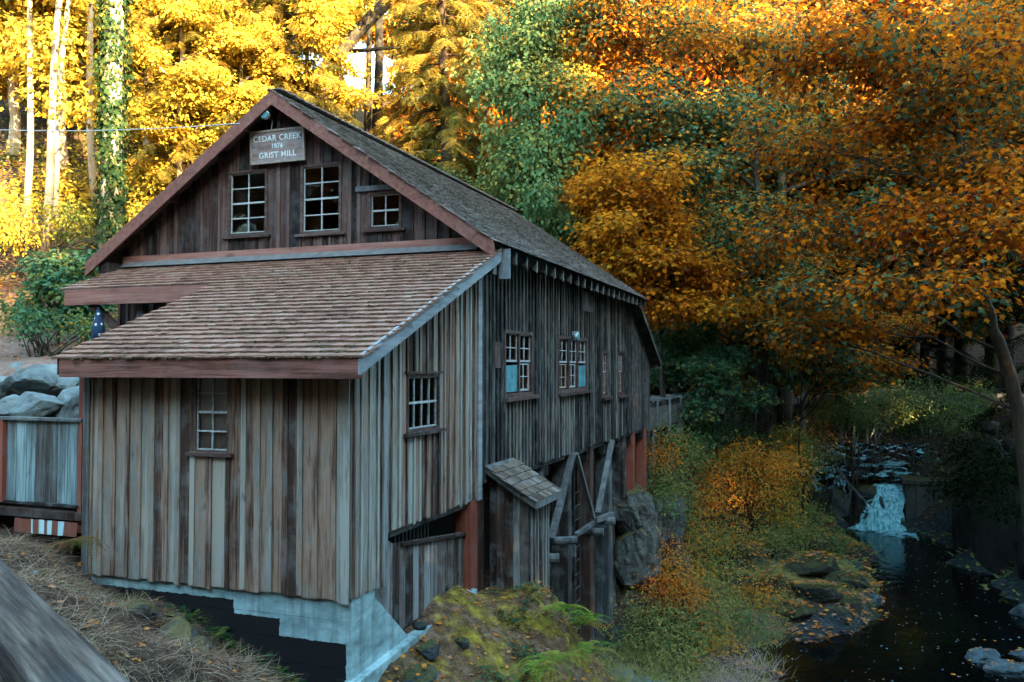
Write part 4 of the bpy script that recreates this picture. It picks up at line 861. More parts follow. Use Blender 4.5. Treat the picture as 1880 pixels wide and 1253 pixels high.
# rock pillars under the far end of the mill
cliffs = [(.25, 13.1, -1.55, .62, .75, .75, 'rounded rock head on top of the tall pillar under the far post'), (.3, 13.2, -3.1, .74, .85, 1.15, 'tall mossy rock pillar beside the grey-blue support post'), (.22, 13.1, -4.75, .62, .75, .75, 'dark broken block at the foot of the tall pillar'),
          (.9, 15.6, -2.6, .55, .8, 1.3, 'second lichen-streaked rock pillar behind the tall one'), (1.0, 15.8, -4.4, .75, 1.0, 1.1, 'low block under the second rock pillar'),
          (-.6, 15.4, -2.6, .95, 1.5, 1.5, 'broad rock shelf under the rear red posts'), (.5, 17.8, -3.4, .6, .8, 1.7, 'darker rock column at the far mill corner'), (-1.5, 13.0, -3.6, 1.1, 1.5, 2.0, 'dark rock mass behind the posts')]
for i, (x, y, z, a, b, c, lb) in enumerate(cliffs): rock('rock_pillar', (x, y, z), (a, b, c), M['cliff'], 60 + i, lb, 'rock', rz=.25 * math.sin(3 * i), sub=5, rough=.14, facet=1.5, block=.85, crack=.07)
rock('mossy_rock', (1.4, .1, -2.2), (.5, 1.0, .95), M['mossrock'], 71, 'large moss-covered rock below the small shed', rz=.3, sub=5, rough=.4, block=.3, crack=.08)
rock('mossy_rock', (1.75, -2.3, -2.4), (.5, 1.2, .9), M['mossrock'], 72, 'mossy outcrop at the bottom edge right of the concrete', rz=.1, sub=5, rough=.4, block=.3, crack=.08)
# creek rocks
CR = [(1470, 1125, .9, .5), (1505, 1118, 1.0, .55), (1540, 1120, 1.0, .5), (1575, 1115, .8, .45), (1440, 1110, .8, .5), (1400, 1100, 1., .5), (1570, 1080, .8, .6), (1560, 1050, .7, .6), (1598, 1105, .5, .3), (1535, 1130, .6, .35), (1350, 1090, 1., .5), (1300, 1085, .9, .5)]
_lab = ['blue-grey slab at the water edge with orange leaves', 'wide flat slab at the tip of the mossy bank', 'low rock on the point of the bank, right of the wide slab', 'outermost rock of the mossy point in the dark pool', 'rock slab left of the leaf-strewn slab', 'flat stone under the shrub bank, farther left', 'rounded rock on the pool side of the bank', 'small rock high on the pool side of the bank', 'small low stone just off the point', 'small stone in the water before the wide slab', 'flat stone half covered by grass at the slope foot', 'leftmost flat stone below the mossy bank']
for i, (px, py, a, h) in enumerate(CR):
    p = onz(WATER + .1, px, py); rock('creek_rock', (p[0], p[1], WATER + .15), (a * .8, a * .75, h), M['barerock'] if i % 3 else M['rock'], 90 + i, _lab[i], 'rock', 'rocks at the edge of the pool', sub=4, facet=1.2, rough=.3)
for i, (px, py, a, h, lb) in enumerate([(1850, 1228, .75, .25, 'leaf-strewn flat rock in the lower right corner'), (1805, 1208, .55, .2, 'small pale stone left of the corner rock'), (1885, 1206, .5, .22, 'rock at the right frame edge behind the corner rock'), (1893, 1128, .6, .4, 'blue rock at the right frame edge below the dark bank')]):
    p = onz(WATER + .05, px, py); rock('creek_rock', (p[0], p[1], WATER + .04), (a, a * .8, h), M['barerock'], 110 + i, lb, 'rock', sub=4, facet=1.2, rough=.5, block=.3)
for i, (px, py, d, a, h, lb) in enumerate([(1535, 930, 46, 1.0, 1.1, 'dark rounded boulder left of the waterfall'), (1585, 920, 47, 1.4, 1.3, 'dark rock face beside the waterfall'), (1500, 905, 48, 1.0, .8, 'wet rock under the side cascade'), (1560, 900, 48.5, .9, .7, 'rock between the two cascades'), (1610, 940, 46, .8, 1.0, 'wet rock touching the left side of the waterfall'), (1530, 960, 45, .8, .7, 'low rock at the foot of the foam'), (1640, 862, 52, .9, .5, 'stone breaking the upper rapids'), (1600, 858, 53, .7, .4, 'small stone in the upper rapids'), (1700, 858, 53, .8, .5, 'stone at the right of the upper rapids')]):
    p = at(px, py, d); rock('waterfall_rock', tuple(p), (a, a * .8, h), M['rock'], 130 + i, lb, 'rock', sub=4, facet=1.1)
deb = [(1150, 1235), (1185, 1240), (1215, 1238), (1250, 1246), (1125, 1250), (1170, 1256)]
for i, (px, py) in enumerate(deb):
    p = onz(-5.0, px, py); rock('broken_stone', (p[0], p[1], hz(p[0], p[1]) + .1), (.5, .35, .16), M['boulder'], 150 + i, 'broken grey slab in the heap below the concrete pier', 'stone', 'broken slabs below the pier', sub=3, facet=1.5)
nearst = [(850, 1170, .17), (790, 1190, .26), (765, 1225, .3), (730, 1245, .36), (710, 1255, .26), (810, 1125, .2), (770, 1168, .18), (830, 1105, .16)]
for i, (px, py, a) in enumerate(nearst):
    p = onz(-1.1, px, py); rock('dark_stone', (p[0], p[1], hz(p[0], p[1]) + a * .2), (a, a * .8, a * .6), M['rock'], 170 + i, 'dark lichened stone beside the concrete footing', 'stone', 'stones along the footing', sub=3, facet=1.2)
for i, (px, py, a, zz, lb) in enumerate([(330, 1150, .32, -.2, 'brown rock half buried in the dry grass bank'), (365, 1165, .22, -.3, 'smaller brown rock right of the buried one'), (65, 1050, .1, .5, 'pale pebble on the dark soil by the handrail'), (260, 1115, .25, .0, 'dark rock in the grass near the tarred wall')]):
    p = onz(zz, px, py); rock('bank_rock', (p[0], p[1], hz(p[0], p[1]) + a * .3), (a, a * .8, a * .7), M['cliff'] if a > .15 else M['boulder'], 190 + i, lb, sub=3)

for i, (px, py, a, h) in enumerate([(1330, 1010, .9, .5), (1380, 1030, 1.0, .6), (1430, 1020, .9, .5), (1480, 1040, 1.0, .55), (1530, 1040, .9, .5), (1410, 1060, .8, .45), (1500, 1075, .9, .4), (1350, 1055, .8, .4), (1560, 1075, .6, .4), (1455, 1085, .7, .35)]):
    p = onz(-4.3, px, py); rock('mossy_boulder', (p[0], p[1], hz(p[0], p[1]) + .1), (a, a * .85, h), M['lowmoss'], 250 + i, 'olive mossy hummock on the point of the bank beside the pool', 'rock', 'mossy hummocks on the bank', sub=4, rough=.4)
for i, (px, py, a, h) in enumerate([(1250, 1010, .9, .6), (1300, 1005, .8, .6), (1275, 1040, .7, .5), (1235, 1050, .7, .5)]):
    p = onz(-4.4, px, py); rock('dark_ledge_rock', (p[0], p[1], hz(p[0], p[1]) + .15), (a, a * .7, h), M['rock'], 270 + i, 'dark wet ledge rock below the russet shrub', 'rock', 'dark ledge under the shrub', sub=4, facet=1.3)
# concrete intake block beside the falls, dark right bank
blk = empty('intake_block', (0, 0, 0), 'dark concrete intake block right of the waterfall', 'dam block')
bx = at(1664, 990, 45.0); b0, b1 = bx[0], bx[1]
M['wetconcrete'] = rocky('wet_dark_concrete', [(.018, .02, .018), (.04, .042, .038), (.07, .072, .064)], .9, [(.02, .02, .008), (.05, .04, .015)], .5, .3)
pobj('block', box_v(b0, b0 + 5.5, b1 + .0, b1 + 4.5, -6, -2.95), BOXF, M['wetconcrete'], blk)
pobj('cap_slab', box_v(b0 - .15, b0 + 5.6, b1 - .15, b1 + 4.6, -2.945, -2.75), BOXF, M['wetconcrete'], blk)
for k in range(2): pobj('pilaster', box_v(b0 + .5 + 1.1 * k, b0 + .75 + 1.1 * k, b1 - .1, b1 - .002, -6, -2.955), BOXF, M['wetconcrete'], blk)
RB = [(12.6, 30.2, -4.4, 1.2, 2.4, 2.2), (13.4, 26.6, -4.2, 1.3, 2.4, 2.3), (14.2, 22.8, -4.2, 1.3, 2.3, 2.2), (14.8, 18.8, -4.3, 1.4, 2.3, 2.2), (15.2, 28.5, -1.8, 2, 3, 1.8), (14.4, 33, -2.2, 1.8, 2.6, 1.7), (16.5, 24, -1.5, 2, 3, 1.8)]
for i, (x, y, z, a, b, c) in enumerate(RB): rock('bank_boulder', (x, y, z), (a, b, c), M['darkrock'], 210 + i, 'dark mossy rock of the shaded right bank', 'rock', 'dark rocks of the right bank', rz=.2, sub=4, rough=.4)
for i, (px, py) in enumerate([(1750, 1000), (1775, 1012), (1800, 1024), (1822, 1040), (1845, 1056), (1865, 1072), (1885, 1090), (1730, 992)]):
    p = onz(WATER, px, py); rock('bank_stone', (p[0] + .2, p[1], WATER + .05), (.55, .5, .45), M['rock'], 230 + i, 'blue-grey stone along the foot of the dark right bank', 'rock', 'stones lining the right waterline', sub=3, facet=1.2)

# log and dead branches
def log(name, a, b, r0, r1, mat, label, cat='log'):
    a, b = np.array(a, float), np.array(b, float); t = np.linspace(0, 1, 8)
    return tag(MB().tube([a + (b - a) * q + np.array((0, 0, .05 * math.sin(9 * q))) for q in t], [r0 + (r1 - r0) * q for q in t], 9).build(name, mat, None, True), label, cat)
log('fallen_log', at(1735, 768, 48), at(1830, 790, 46), .32, .38, W['bark'], 'thick mossy fallen log above the right bank')
log('fallen_log', at(1850, 815, 38), at(1900, 860, 36), .3, .32, W['bark'], 'broken log end at the right frame edge above the bank')
dead = empty('dead_branch', tuple(at(1602, 932, 44.5)), 'bare grey dead branch leaning into the creek above the pool', 'branch'); o0 = at(1602, 932, 44.5)
main_ = [at(1535, 858, 46) - o0, at(1556, 885, 45.5) - o0, at(1578, 910, 45) - o0, at(1605, 934, 44.5) - o0]
MB().tube(main_, [.10, .07, .05, .02], 6).build('limb', W['brace'], dead)
for (a, b) in (((1545, 872), (1520, 905)), ((1556, 885), (1560, 925)), ((1565, 896), (1548, 918)), ((1575, 906), (1578, 940)), ((1580, 912), (1600, 915)), ((1585, 917), (1592, 945)), ((1550, 878), (1532, 880))):
    p0, p1 = at(*a, 45.2) - o0, at(*b, 44.8) - o0; MB().tube([p0, (p0 + p1) / 2 + np.array((.1, 0, .05)), p1], [.03, .02, .008], 5).build('twig', W['brace'], dead)
log('driftwood', at(1470, 822, 46), at(1560, 808, 48), .07, .05, W['brace'], 'thin bleached driftwood pole across the far bushes', 'branch')
log('bent_branch', at(1590, 845, 47), at(1700, 815, 47), .06, .03, W['bark'], 'dark bent branch arching over the upper rapids', 'branch')

# flume on trestles behind the shrubs
flu = empty('flume', (0, 0, 0), 'dark wooden flume on trestle posts crossing behind the shrubs', 'flume')
FP = [np.array(q, float) for q in ((-.9, 17.5, 1.2), (-.3, 22.5, 1.25), (.6, 28.5, 1.3), (2.0, 36, 1.4), (4.6, 41.5, 1.45), (9, 45, 1.4), (14, 47, 1.2), (20, 49, 1.0), (28, 51, .9))]
for a, b in zip(FP[:-1], FP[1:]):
    d = (b - a) / np.linalg.norm(b - a); s = np.cross(d, (0, 0, 1)); s /= np.linalg.norm(s); up = np.array((0, 0, 1.))
    pobj('floor_plank', beam_v(a - up * .45, b - up * .45, 1.1, .08), BOXF, W['flume'], flu)
    for k in (-1, 1):
        for j in range(3): pobj('side_plank', beam_v(a + s * .55 * k + up * (-.28 + .27 * j), b + s * .55 * k + up * (-.28 + .27 * j), .05, .255), BOXF, W['flume'], flu)
    n = max(2, int(np.linalg.norm(b - a) / 1.5))
    for j in range(n):
        q = a + (b - a) * j / n
        for k in (-1, 1):
            pobj('upright', beam_v(q + s * .62 * k - up * .55, q + s * .62 * k + up * .62, .09, .09, (0, 1, 0)), BOXF, W['flume'], flu)
        pobj('cross_tie', beam_v(q - s * .75 + up * .66, q + s * .75 + up * .66, .08, .07), BOXF, W['flume'], flu)
        if j % 2 == 0:
            for k in (-1, 1):
                z = hz(q[0] + s[0] * .6 * k, q[1] + s[1] * .6 * k)
                pobj('trestle_post', beam_v(np.array((q[0] + s[0] * .6 * k, q[1] + s[1] * .6 * k, min(z - .3, q[2] - .9))), q + s * .6 * k - up * .5, .15, .15, (0, 1, 0)), BOXF, W['flume'], flu)
                p2 = q + d * 1.3 + s * .6 * k - up * .5; pobj('trestle_brace', beam_v(np.array((q[0], q[1], min(z + .3, q[2] - .8))) + s * .6 * k, p2, .07, .1, (0, 1, 0)), BOXF, W['flume'], flu)

# ------------------------------------------------------------------ plants
MAPLE = np.array([(0, .0, 0), (.44, .0, 0), (.24, .2, 0), (.54, .44, 0), (.2, .54, 0), (0, 1.0, 0), (-.2, .54, 0), (-.54, .44, 0), (-.24, .2, 0), (-.44, .0, 0)], float)
SIMPLE = np.array([(0, 0, 0), (.42, .08, 0), (.24, .34, 0), (.34, .70, 0), (0, 1, 0), (-.34, .70, 0), (-.24, .34, 0), (-.42, .08, 0)], float)
OVAL = np.array([(0, 0, 0), (.26, .28, 0), (.25, .62, 0), (0, 1, 0), (-.25, .62, 0), (-.26, .28, 0)], float)
def fold(t, a=.3, b=.25):
    t = t.copy(); t[:, 2] = -a * np.abs(t[:, 0]) - b * t[:, 1] ** 2; return t
MAPLE, SIMPLE, OVAL = fold(MAPLE), fold(SIMPLE), fold(OVAL, .2, .15)
def ngon(t): return [list(range(len(t)))]
# cedar spray: a drooping axis with alternating flat blades
def spray_template(n=8, bl=.34, w=.05, droop=.5):
    V, F = [], []
    for i in range(n):
        y = .08 + .9 * i / n; z = -droop * y * y; L_ = bl * (1 - .55 * i / n) * (1 if i % 2 else .85)
        for s in (-1, 1):
            k = len(V); d = np.array((s * .8, .62, -.25)); V += [(0, y, z), (s * L_ * .5 + w * .3, y + L_ * .28, z - L_ * .08), (s * L_, y + L_ * .62, z - L_ * .28), (s * L_ * .42 - s * w * .5, y + L_ * .45, z - L_ * .1)]; F.append([k, k + 1, k + 2, k + 3])
    k = len(V); V += [(-.012, 0, 0), (.012, 0, 0), (.006, 1, -droop), (-.006, 1, -droop)]; F.append([k, k + 1, k + 2, k + 3])
    return np.array(V, float), F
CEDAR = spray_template(); FIRS = spray_template(9, .26, .045, .25)
def frond_template(n=13, bl=.17, droop=.55):
    V, F = [], []
    for i in range(n):
        t = (i + 1) / (n + 1); y = t * (1 - .12 * t); z = .45 * t - droop * t * t * 1.5; L_ = bl * math.sin(math.pi * min(1, t * .85 + .15)) + .015
        for s in (-1, 1):
            k = len(V); V += [(0, y, z), (s * L_ * .5, y + .028, z - .01), (s * L_, y + .05, z - .04), (s * L_ * .5, y - .012, z - .012)]; F.append([k, k + 1, k + 2, k + 3])
    for i in range(4):
        k = len(V); t0, t1 = i / 4, (i + 1) / 4
        f = lambda t: (t * (1 - .12 * t), .45 * t - droop * t * t * 1.5)
        V += [(-.006, f(t0)[0], f(t0)[1]), (.006, f(t0)[0], f(t0)[1]), (.004, f(t1)[0], f(t1)[1]), (-.004, f(t1)[0], f(t1)[1])]; F.append([k, k + 1, k + 2, k + 3])
    return np.array(V, float), F
FROND = frond_template()
def blade_template(bend=.5, w=.012):
    V, F = [], []
    for i in range(4):
        t = i / 3; V += [(-w * (1 - t * .9), t, -bend * t * t), (w * (1 - t * .9), t, -bend * t * t)]
    return np.array(V, float), [[0, 1, 3, 2], [2, 3, 5, 4], [4, 5, 7, 6]]
BLADE = blade_template()
def rnd(n, r=None): return (r or rng).normal(size=(n, 3))
def lobes_clusters(lobes, n, shell, r, gap=.25):
    lobes = np.array(lobes, float); wgt = (lobes[:, 3] * lobes[:, 4] * lobes[:, 5]) ** (.7); wgt /= wgt.sum()
    li = r.choice(len(lobes), n, p=wgt); d = nrm(r.normal(size=(n, 3))); d[:, 2] = d[:, 2] * .9 + .1; d = nrm(d)
    rad = (shell ** 3 + (1 - shell ** 3) * r.random(n)) ** (1 / 3)
    C = lobes[li, :3] + d * lobes[li, 3:6] * rad[:, None]
    ph = r.uniform(0, 6.28, 6); g = np.sin(1.1 * C[:, 0] + ph[0]) * np.sin(1.2 * C[:, 1] + ph[1]) + np.sin(1.5 * C[:, 2] + ph[2]) * np.sin(.9 * C[:, 0] + 1.1 * C[:, 1] + ph[3]) + .6 * r.normal(size=n)
    keep = g > np.quantile(g, gap)
    return C[keep], d[keep], li[keep]
def leaf_crown(name, lobes, n_cl, per, size, mat, seed, tm=MAPLE, spread=.45, shell=.45, droop=.45, vbias=None, lobe_v=None, gap=.25, flat=.35):
    r = np.random.default_rng(seed); C, o, li = lobes_clusters(lobes, n_cl, shell, r, gap); nc = len(C)
    lv = r.random(len(lobes)) if lobe_v is None else np.array(lobe_v, float); cv = r.random(nc)
    off = r.normal(size=(nc, per, 3)) * np.array((spread, spread, spread * flat)); P = C[:, None] + off; P = P.reshape(-1, 3); n = len(P)
    oo = np.repeat(o, per, 0); oh = oo * np.array((1, 1, .2))
    D = nrm(nrm(oh) * .7 + nrm(off.reshape(-1, 3)) * .6 + r.normal(size=(n, 3)) * .35 + np.array((0, 0, -droop)))
    N = nrm(np.array((0, 0, 1.)) + oo * .45 + r.normal(size=(n, 3)) * .42)
    v = np.clip(.42 * np.repeat(lv[li], per) + .25 * np.repeat(cv, per) + .45 * r.random(n) - .06 + (vbias or 0), 0, .999)
    S = size * r.uniform(.6, 1.2, n)
    return inst_mesh(name, P, D, N, S, tm, ngon(tm), v, mat), C, li
def tree_wood(trunk, r0, r1, lobes, C, li, limb_r, seed, twigs=60, n=8):
    """trunk polyline, a limb into each lobe, twigs out to some leaf clusters"""
    r = np.random.default_rng(seed); g = MB(); T = np.array(trunk, float)
    t = np.linspace(0, 1, max(10, 4 * len(T))); k = np.linspace(0, 1, len(T)); P = np.stack([np.interp(t, k, T[:, i]) for i in range(3)], 1)
    P[1:-1] += r.normal(size=(len(P) - 2, 3)) * r0 * .12
    rad = r0 + (r1 - r0) * t ** .8; rad[0] *= 1.35; rad[1] *= 1.1; g.tube(P, rad, n + 2)
    for i, l in enumerate(lobes):
        c = np.array(l[:3]); dz = c[2] - .35 * np.linalg.norm(c[:2] - P[-1, :2]) ; j = int(np.clip(np.searchsorted(P[:, 2], min(c[2] - .5 * np.linalg.norm(c[:2] - T[-1, :2]) - .3, P[-1, 2] - .2)), 2, len(P) - 1)); a = P[j]
        mid = (a + c) / 2 + np.array((0, 0, .12 * np.linalg.norm(c - a))) + r.normal(size=3) * .2
        q = np.linspace(0, 1, 7)[:, None]; B = (1 - q) ** 2 * a + 2 * q * (1 - q) * mid + q * q * c; B[1:] += r.normal(size=(6, 3)) * .06 * np.linalg.norm(c - a) ** .5
        g.tube(B, np.linspace(limb_r, limb_r * .35, 7), 6)
        w = np.where(li == i)[0]
        if len(w):
            for m in r.choice(w, min(len(w), max(3, twigs // len(lobes))), replace=False):
                e = C[m]; s = B[r.integers(2, 7)]; mm = (s + e) / 2 + np.array((0, 0, .1)) + r.normal(size=3) * .15
                g.tube([s, mm, e], [limb_r * .3, limb_r * .2, .008], 4, False)
    return g
def ragged(lobes, k, seed, f=(.34, .58), far=1.12):
    """break smooth lobes into many small flattened ones so that the crown outline is uneven"""
    r = np.random.default_rng(seed); out = []
    for l in lobes:
        l = np.array(l)
        for _ in range(k):
            d = nrm(r.normal(size=3)) * r.uniform(.25, far); q = r.uniform(*f)
            out.append((*(l[:3] + d * l[3:6]), l[3] * q * r.uniform(.9, 1.5), l[4] * q * r.uniform(.9, 1.5), l[5] * q))
    return out
TREES = {}
def tree(key, base, build, label, cat='tree', group=None, rz=0., s=1., name='maple_tree'):
    """build(key) -> [(part name, mesh)] once per key; copies share the meshes"""
    if key not in TREES: TREES[key] = build()
    t = empty(name, tuple(base), label, cat, group, rz); t.scale = (s, s, s)
    for pn, me in TREES[key]:
        o = link(bpy.data.objects.new(pn, me), t)
        if pn in ('crown', 'foliage', 'ivy'): o['kind'] = 'stuff'
    return t
def wood_me(g, name, mat): 
    o = g.build(name, mat, None, True); me = o.data; bpy.data.objects.remove(o); return me
def gl(px, py, depth, dz=-.15):
    p = at(px, py, depth); return np.array((p[0], p[1], hz(p[0], p[1]) + dz))
def maple(key_seed, h, lobes, n_cl, per, size, mat, trunk=None, r0=.35, bark='bark', **kw):
    def f():
        kk = dict(kw); rag = kk.pop('rag', 0); limb = kk.pop('limb', .38); lob2 = lobes
        if rag:
            lob2 = ragged(lobes, rag, key_seed, far=kk.pop('far', 1.12))
            if kk.get('lobe_v') is not None: kk['lobe_v'] = list(np.clip(np.repeat(kk['lobe_v'], rag) + np.random.default_rng(key_seed).normal(size=len(lobes) * rag) * .16, 0, 1))
        tr = trunk or [(0, 0, 0), (.1, .05, h * .3), (-.1, .1, h * .6), (0, 0, h * .85)]
        me, C, li = leaf_crown('crown', lob2, n_cl, per, size, mat, key_seed, **kk)
        li = li // rag if rag else li
        return [('trunk', wood_me(tree_wood(tr, r0, r0 * .3, lobes, C, li, r0 * limb, key_seed, twigs=150), 'trunk', W[bark])), ('crown', me)]
    return f
def rand_lobes(seed, n, h0, h1, rad, lr=(1.6, 2.6)):
    r = np.random.default_rng(seed); out = []
    for i in range(n):
        t = (i + .5) / n; a = i * 2.4 + r.uniform(-.5, .5); z = h0 + (h1 - h0) * t; rr = rad * math.sin(math.pi * (.22 + .72 * t)) * r.uniform(.55, 1.05); q = r.uniform(*lr)
        out.append((rr * math.cos(a), rr * math.sin(a), z, q, q, q * .62))
    return out
def conifer(key_seed, h, rad, n_br, mat, tmpl, bark='redbark', size=.9, per=16, droop=.35, z0=.12, r0=.38):
    def f():
        r = np.random.default_rng(key_seed); P, D, N, S, V = [], [], [], [], []; g = MB(); z = np.linspace(0, h, 12)
        g.tube(np.stack([.12 * np.sin(z * .4), .1 * np.cos(z * .5), z], 1), np.linspace(r0, .03, 12), 9)
        for i in range(n_br):
            t = z0 + (1 - z0) * (i + r.random()) / n_br; a = i * 2.399 + r.uniform(-.3, .3); L_ = rad * (1 - t) ** .6 * r.uniform(.35, 1.2) + .3
            d = np.array((math.cos(a), math.sin(a), 0)); zz = h * t; q = np.linspace(0, 1, 5)
            B = np.array([(0, 0, zz)]) + q[:, None] * d * L_ + np.array((0, 0, 1.)) * (L_ * (r.uniform(-.05, .35) * q - droop * r.uniform(.7, 1.3) * q * q))[:, None]
            g.tube(B, np.linspace(.055, .01, 5) * (.5 + L_ / 6), 4, False); bv = r.random()
            m = max(3, int(per * (.4 + L_ / rad)))
            u = r.uniform(.12, 1, m) ** .8; base = np.stack([np.interp(u, q, B[:, k]) for k in range(3)], 1)
            sd = np.where(r.random(m) < .5, -1, 1)[:, None] * np.array((-d[1], d[0], 0)); dd = nrm(d * r.uniform(.3, 1, (m, 1)) + sd * r.uniform(.2, 1, (m, 1)) + np.array((0, 0, -.35)) + r.normal(size=(m, 3)) * .15)
            P.append(base); D.append(dd); N.append(nrm(np.array((0, 0, 1.)) + r.normal(size=(m, 3)) * .3)); S.append(size * r.uniform(.55, 1.15, m)); V.append(np.clip(.45 * bv + .55 * r.random(m), 0, .999))
        me = inst_mesh('crown', np.concatenate(P), np.concatenate(D), np.concatenate(N), np.concatenate(S), *tmpl, np.concatenate(V), mat)
        return [('trunk', wood_me(g, 'trunk', W[bark])), ('crown', me)]
    return f

# -- maples on the right
b = gl(1905, 900, 30); 
rel = lambda px, py, d, base=b: tuple(at(px, py, d) - base)
def mk(pxs, base): return [(*(at(px, py, d) - base), rx, rx, rx * f) for px, py, d, rx, f in pxs]
lob = mk([(1480, 120, 31, 2.3, .6), (1620, 60, 29, 2.3, .6), (1760, 130, 28, 2.3, .6), (1860, 60, 30, 2.2, .6), (1500, 280, 32, 2.2, .55), (1640, 240, 31, 2.2, .55), (1790, 300, 29, 2.2, .55), (1450, 420, 34, 2.0, .55), (1570, 420, 31, 2.1, .5), (1690, 410, 28, 2.1, .5), (1820, 400, 27, 2.0, .55),
          (1510, 530, 32, 1.7, .5), (1630, 530, 29, 1.7, .45), (1740, 520, 27, 1.5, .45), (1460, 610, 34, 1.5, .5), (1560, 600, 33, 1.3, .5), (1890, 240, 31, 2.2, .6)], b)
tree('m_right', b, maple(101, 16, lob, 7600, 7, .20, L['rust'], rag=9, limb=.2, spread=.5, shell=.1, flat=.5, trunk=[(0, 0, 0), rel(1862, 700, 29.4), rel(1822, 600, 29), rel(1795, 480, 28.7), rel(1770, 330, 29), rel(1740, 120, 29.5)], r0=.27, bark='mapbark', gap=.42, lobe_v=[.45, .6, .4, .6, .25, .5, .4, .3, .55, .7, .65, .2, .4, .6, .25, .5, .4]), 'big leaning orange maple filling the right side, mossy trunk at the frame edge')
b = gl(1395, 700, 40)
lob = mk([(1120, 60, 41, 2.8, .6), (1250, 40, 40, 2.8, .6), (1370, 100, 41, 2.8, .6), (1090, 190, 40, 2.5, .6), (1210, 190, 38, 2.5, .6), (1310, 220, 39, 2.3, .6), (1400, 250, 42, 2.4, .6), (1260, 330, 38, 2.2, .55), (1380, 360, 42, 2.2, .6), (1330, 440, 39, 2.0, .5), (1410, 480, 41, 2.0, .55), (1350, 560, 39, 1.8, .5), (1440, 560, 40, 1.8, .5)], b)
tree('m_mid', b, maple(102, 20, lob, 7600, 7, .215, L['mixed'], r0=.4, rag=9, limb=.25, spread=.5, shell=.1, flat=.5, gap=.38, lobe_v=[.55, .6, .65, .45, .35, .3, .5, .2, .35, .25, .4, .3, .45]), 'tall green and orange maple standing behind the mill roof end')
b = gl(1215, 650, 37)
lob = mk([(1150, 380, 36, 1.9, .6), (1090, 370, 37, 1.5, .6), (1200, 420, 35, 1.7, .55), (1130, 440, 35.5, 1.6, .5), (1240, 490, 35, 1.5, .5), (1170, 480, 34.5, 1.4, .5), (1220, 560, 35, 1.3, .5), (1160, 330, 37, 1.4, .5), (1280, 550, 36, 1.3, .5)], b)
tree('m_amber', b, maple(103, 9, lob, 3000, 8, .20, L['amber'], r0=.2, gap=.3, rag=8, spread=.42, shell=.1, limb=.3, flat=.55, far=1.75), 'bright amber maple hanging over the rear corner of the mill roof')
b = gl(1310, 800, 38)
lob = mk([(1310, 690, 37, 1.3, .7), (1360, 730, 37.5, 1.1, .6), (1290, 740, 37, 1.0, .6), (1330, 650, 37.5, 1.0, .6)], b)
tree('m_vine', b, maple(104, 4, lob, 620, 8, .17, L['green'], r0=.07, gap=.3, rag=6, spread=.26, shell=.2), 'slender green vine maple beside the flume', name='vine_maple')
b = gl(105, 585, 29)
lob = mk([(70, 540, 29, .9, .8), (120, 520, 29, 1.0, .8), (100, 490, 29.5, .9, .7), (150, 550, 28.5, .7, .8), (60, 575, 28.5, .7, .6), (125, 575, 28.3, .8, .6), (165, 500, 29.5, .7, .7)], b)
tree('m_left', b, maple(105, 4, lob, 760, 8, .19, L['green'], r0=.06, gap=.2, rag=5, spread=.26, shell=.2), 'leafy green maple thicket beside the porch', name='maple_thicket', cat='shrub')

b = gl(1470, 800, 39)
lob = mk([(1430, 610, 38, 1.2, .6), (1500, 650, 38, 1.2, .6), (1560, 640, 39, 1.2, .6), (1560, 690, 38.5, .9, .6), (1480, 560, 39, 1.1, .6), (1620, 680, 40, 1.1, .6), (1640, 610, 40, 1.1, .6)], b)
tree('m_under', b, maple(110, 6, lob, 1900, 8, .17, L['mixed'], r0=.08, gap=.3, rag=7, spread=.36, shell=.1, flat=.6), 'small turning maple with drooping leaves in front of the flume', name='vine_maple')
b = gl(1250, 760, 41)
lob = mk([(1235, 610, 40, 1.0, .7), (1270, 650, 40, 1.1, .7), (1230, 680, 40, .9, .7), (1310, 600, 41, 1.1, .7), (1370, 620, 41, 1.0, .6)], b)
tree('m_under2', b, maple(111, 5, lob, 1200, 8, .17, L['green'], r0=.07, gap=.25, rag=7, spread=.36, shell=.1, flat=.6), 'dark green vine maple in the shadow beside the mill rear wall', name='vine_maple')

# -- vine-hung tree and cedars behind the roof
b = gl(985, 560, 42)
lob = mk([(960, 60, 41, 1.8, 1.1), (1000, 150, 40, 1.7, 1.1), (940, 180, 40, 1.5, 1.1), (985, 260, 39, 1.6, 1.1), (930, 290, 39, 1.3, 1.1), (1010, 330, 39, 1.4, 1.1), (970, 380, 38, 1.3, 1.0), (1040, 400, 38.5, 1.3, .8), (900, 120, 41, 1.3, 1.2), (1020, 30, 41, 1.5, 1.2)], b)
tree('vine', b, maple(106, 20, lob, 3600, 7, .20, L['vine'], r0=.4, tm=SIMPLE, shell=.3, droop=1.1, flat=1.2, spread=.3, gap=.3, rag=7), 'tree draped in pale green vines behind the roof ridge', name='vine_covered_tree')
cedar_a = conifer(201, 26, 4.4, 170, L['cedar'], CEDAR, size=.95, per=38, droop=.45)
cedar_b = conifer(202, 24, 4.2, 160, L['cedar'], CEDAR, size=.9, per=38, droop=.5)
tree('cedar_a', gl(815, 520, 45), cedar_a, 'green cedar with drooping sprays left of the vine-covered tree', rz=1., name='cedar_tree')
for i, (px, d, s, rz, lb) in enumerate([(345, 42, .8, 0, 'sunlit golden cedar right of the ivy-clad trunk'), (455, 47, 1.05, 2, 'sunlit golden cedar above the left roof slope'), (535, 43, .8, 4, 'sunlit cedar just left of the gable peak'), (250, 52, 1.1, 5, 'golden cedar farther back behind the ivy-clad trunk'), (800, 60, 1.0, 3, 'darker cedar right of the sky gap')]):
    tree('cedar_b' if i % 2 else 'cedar_a', gl(px, 430, d), cedar_b if i % 2 else cedar_a, lb, rz=rz, s=s, name='cedar_tree')
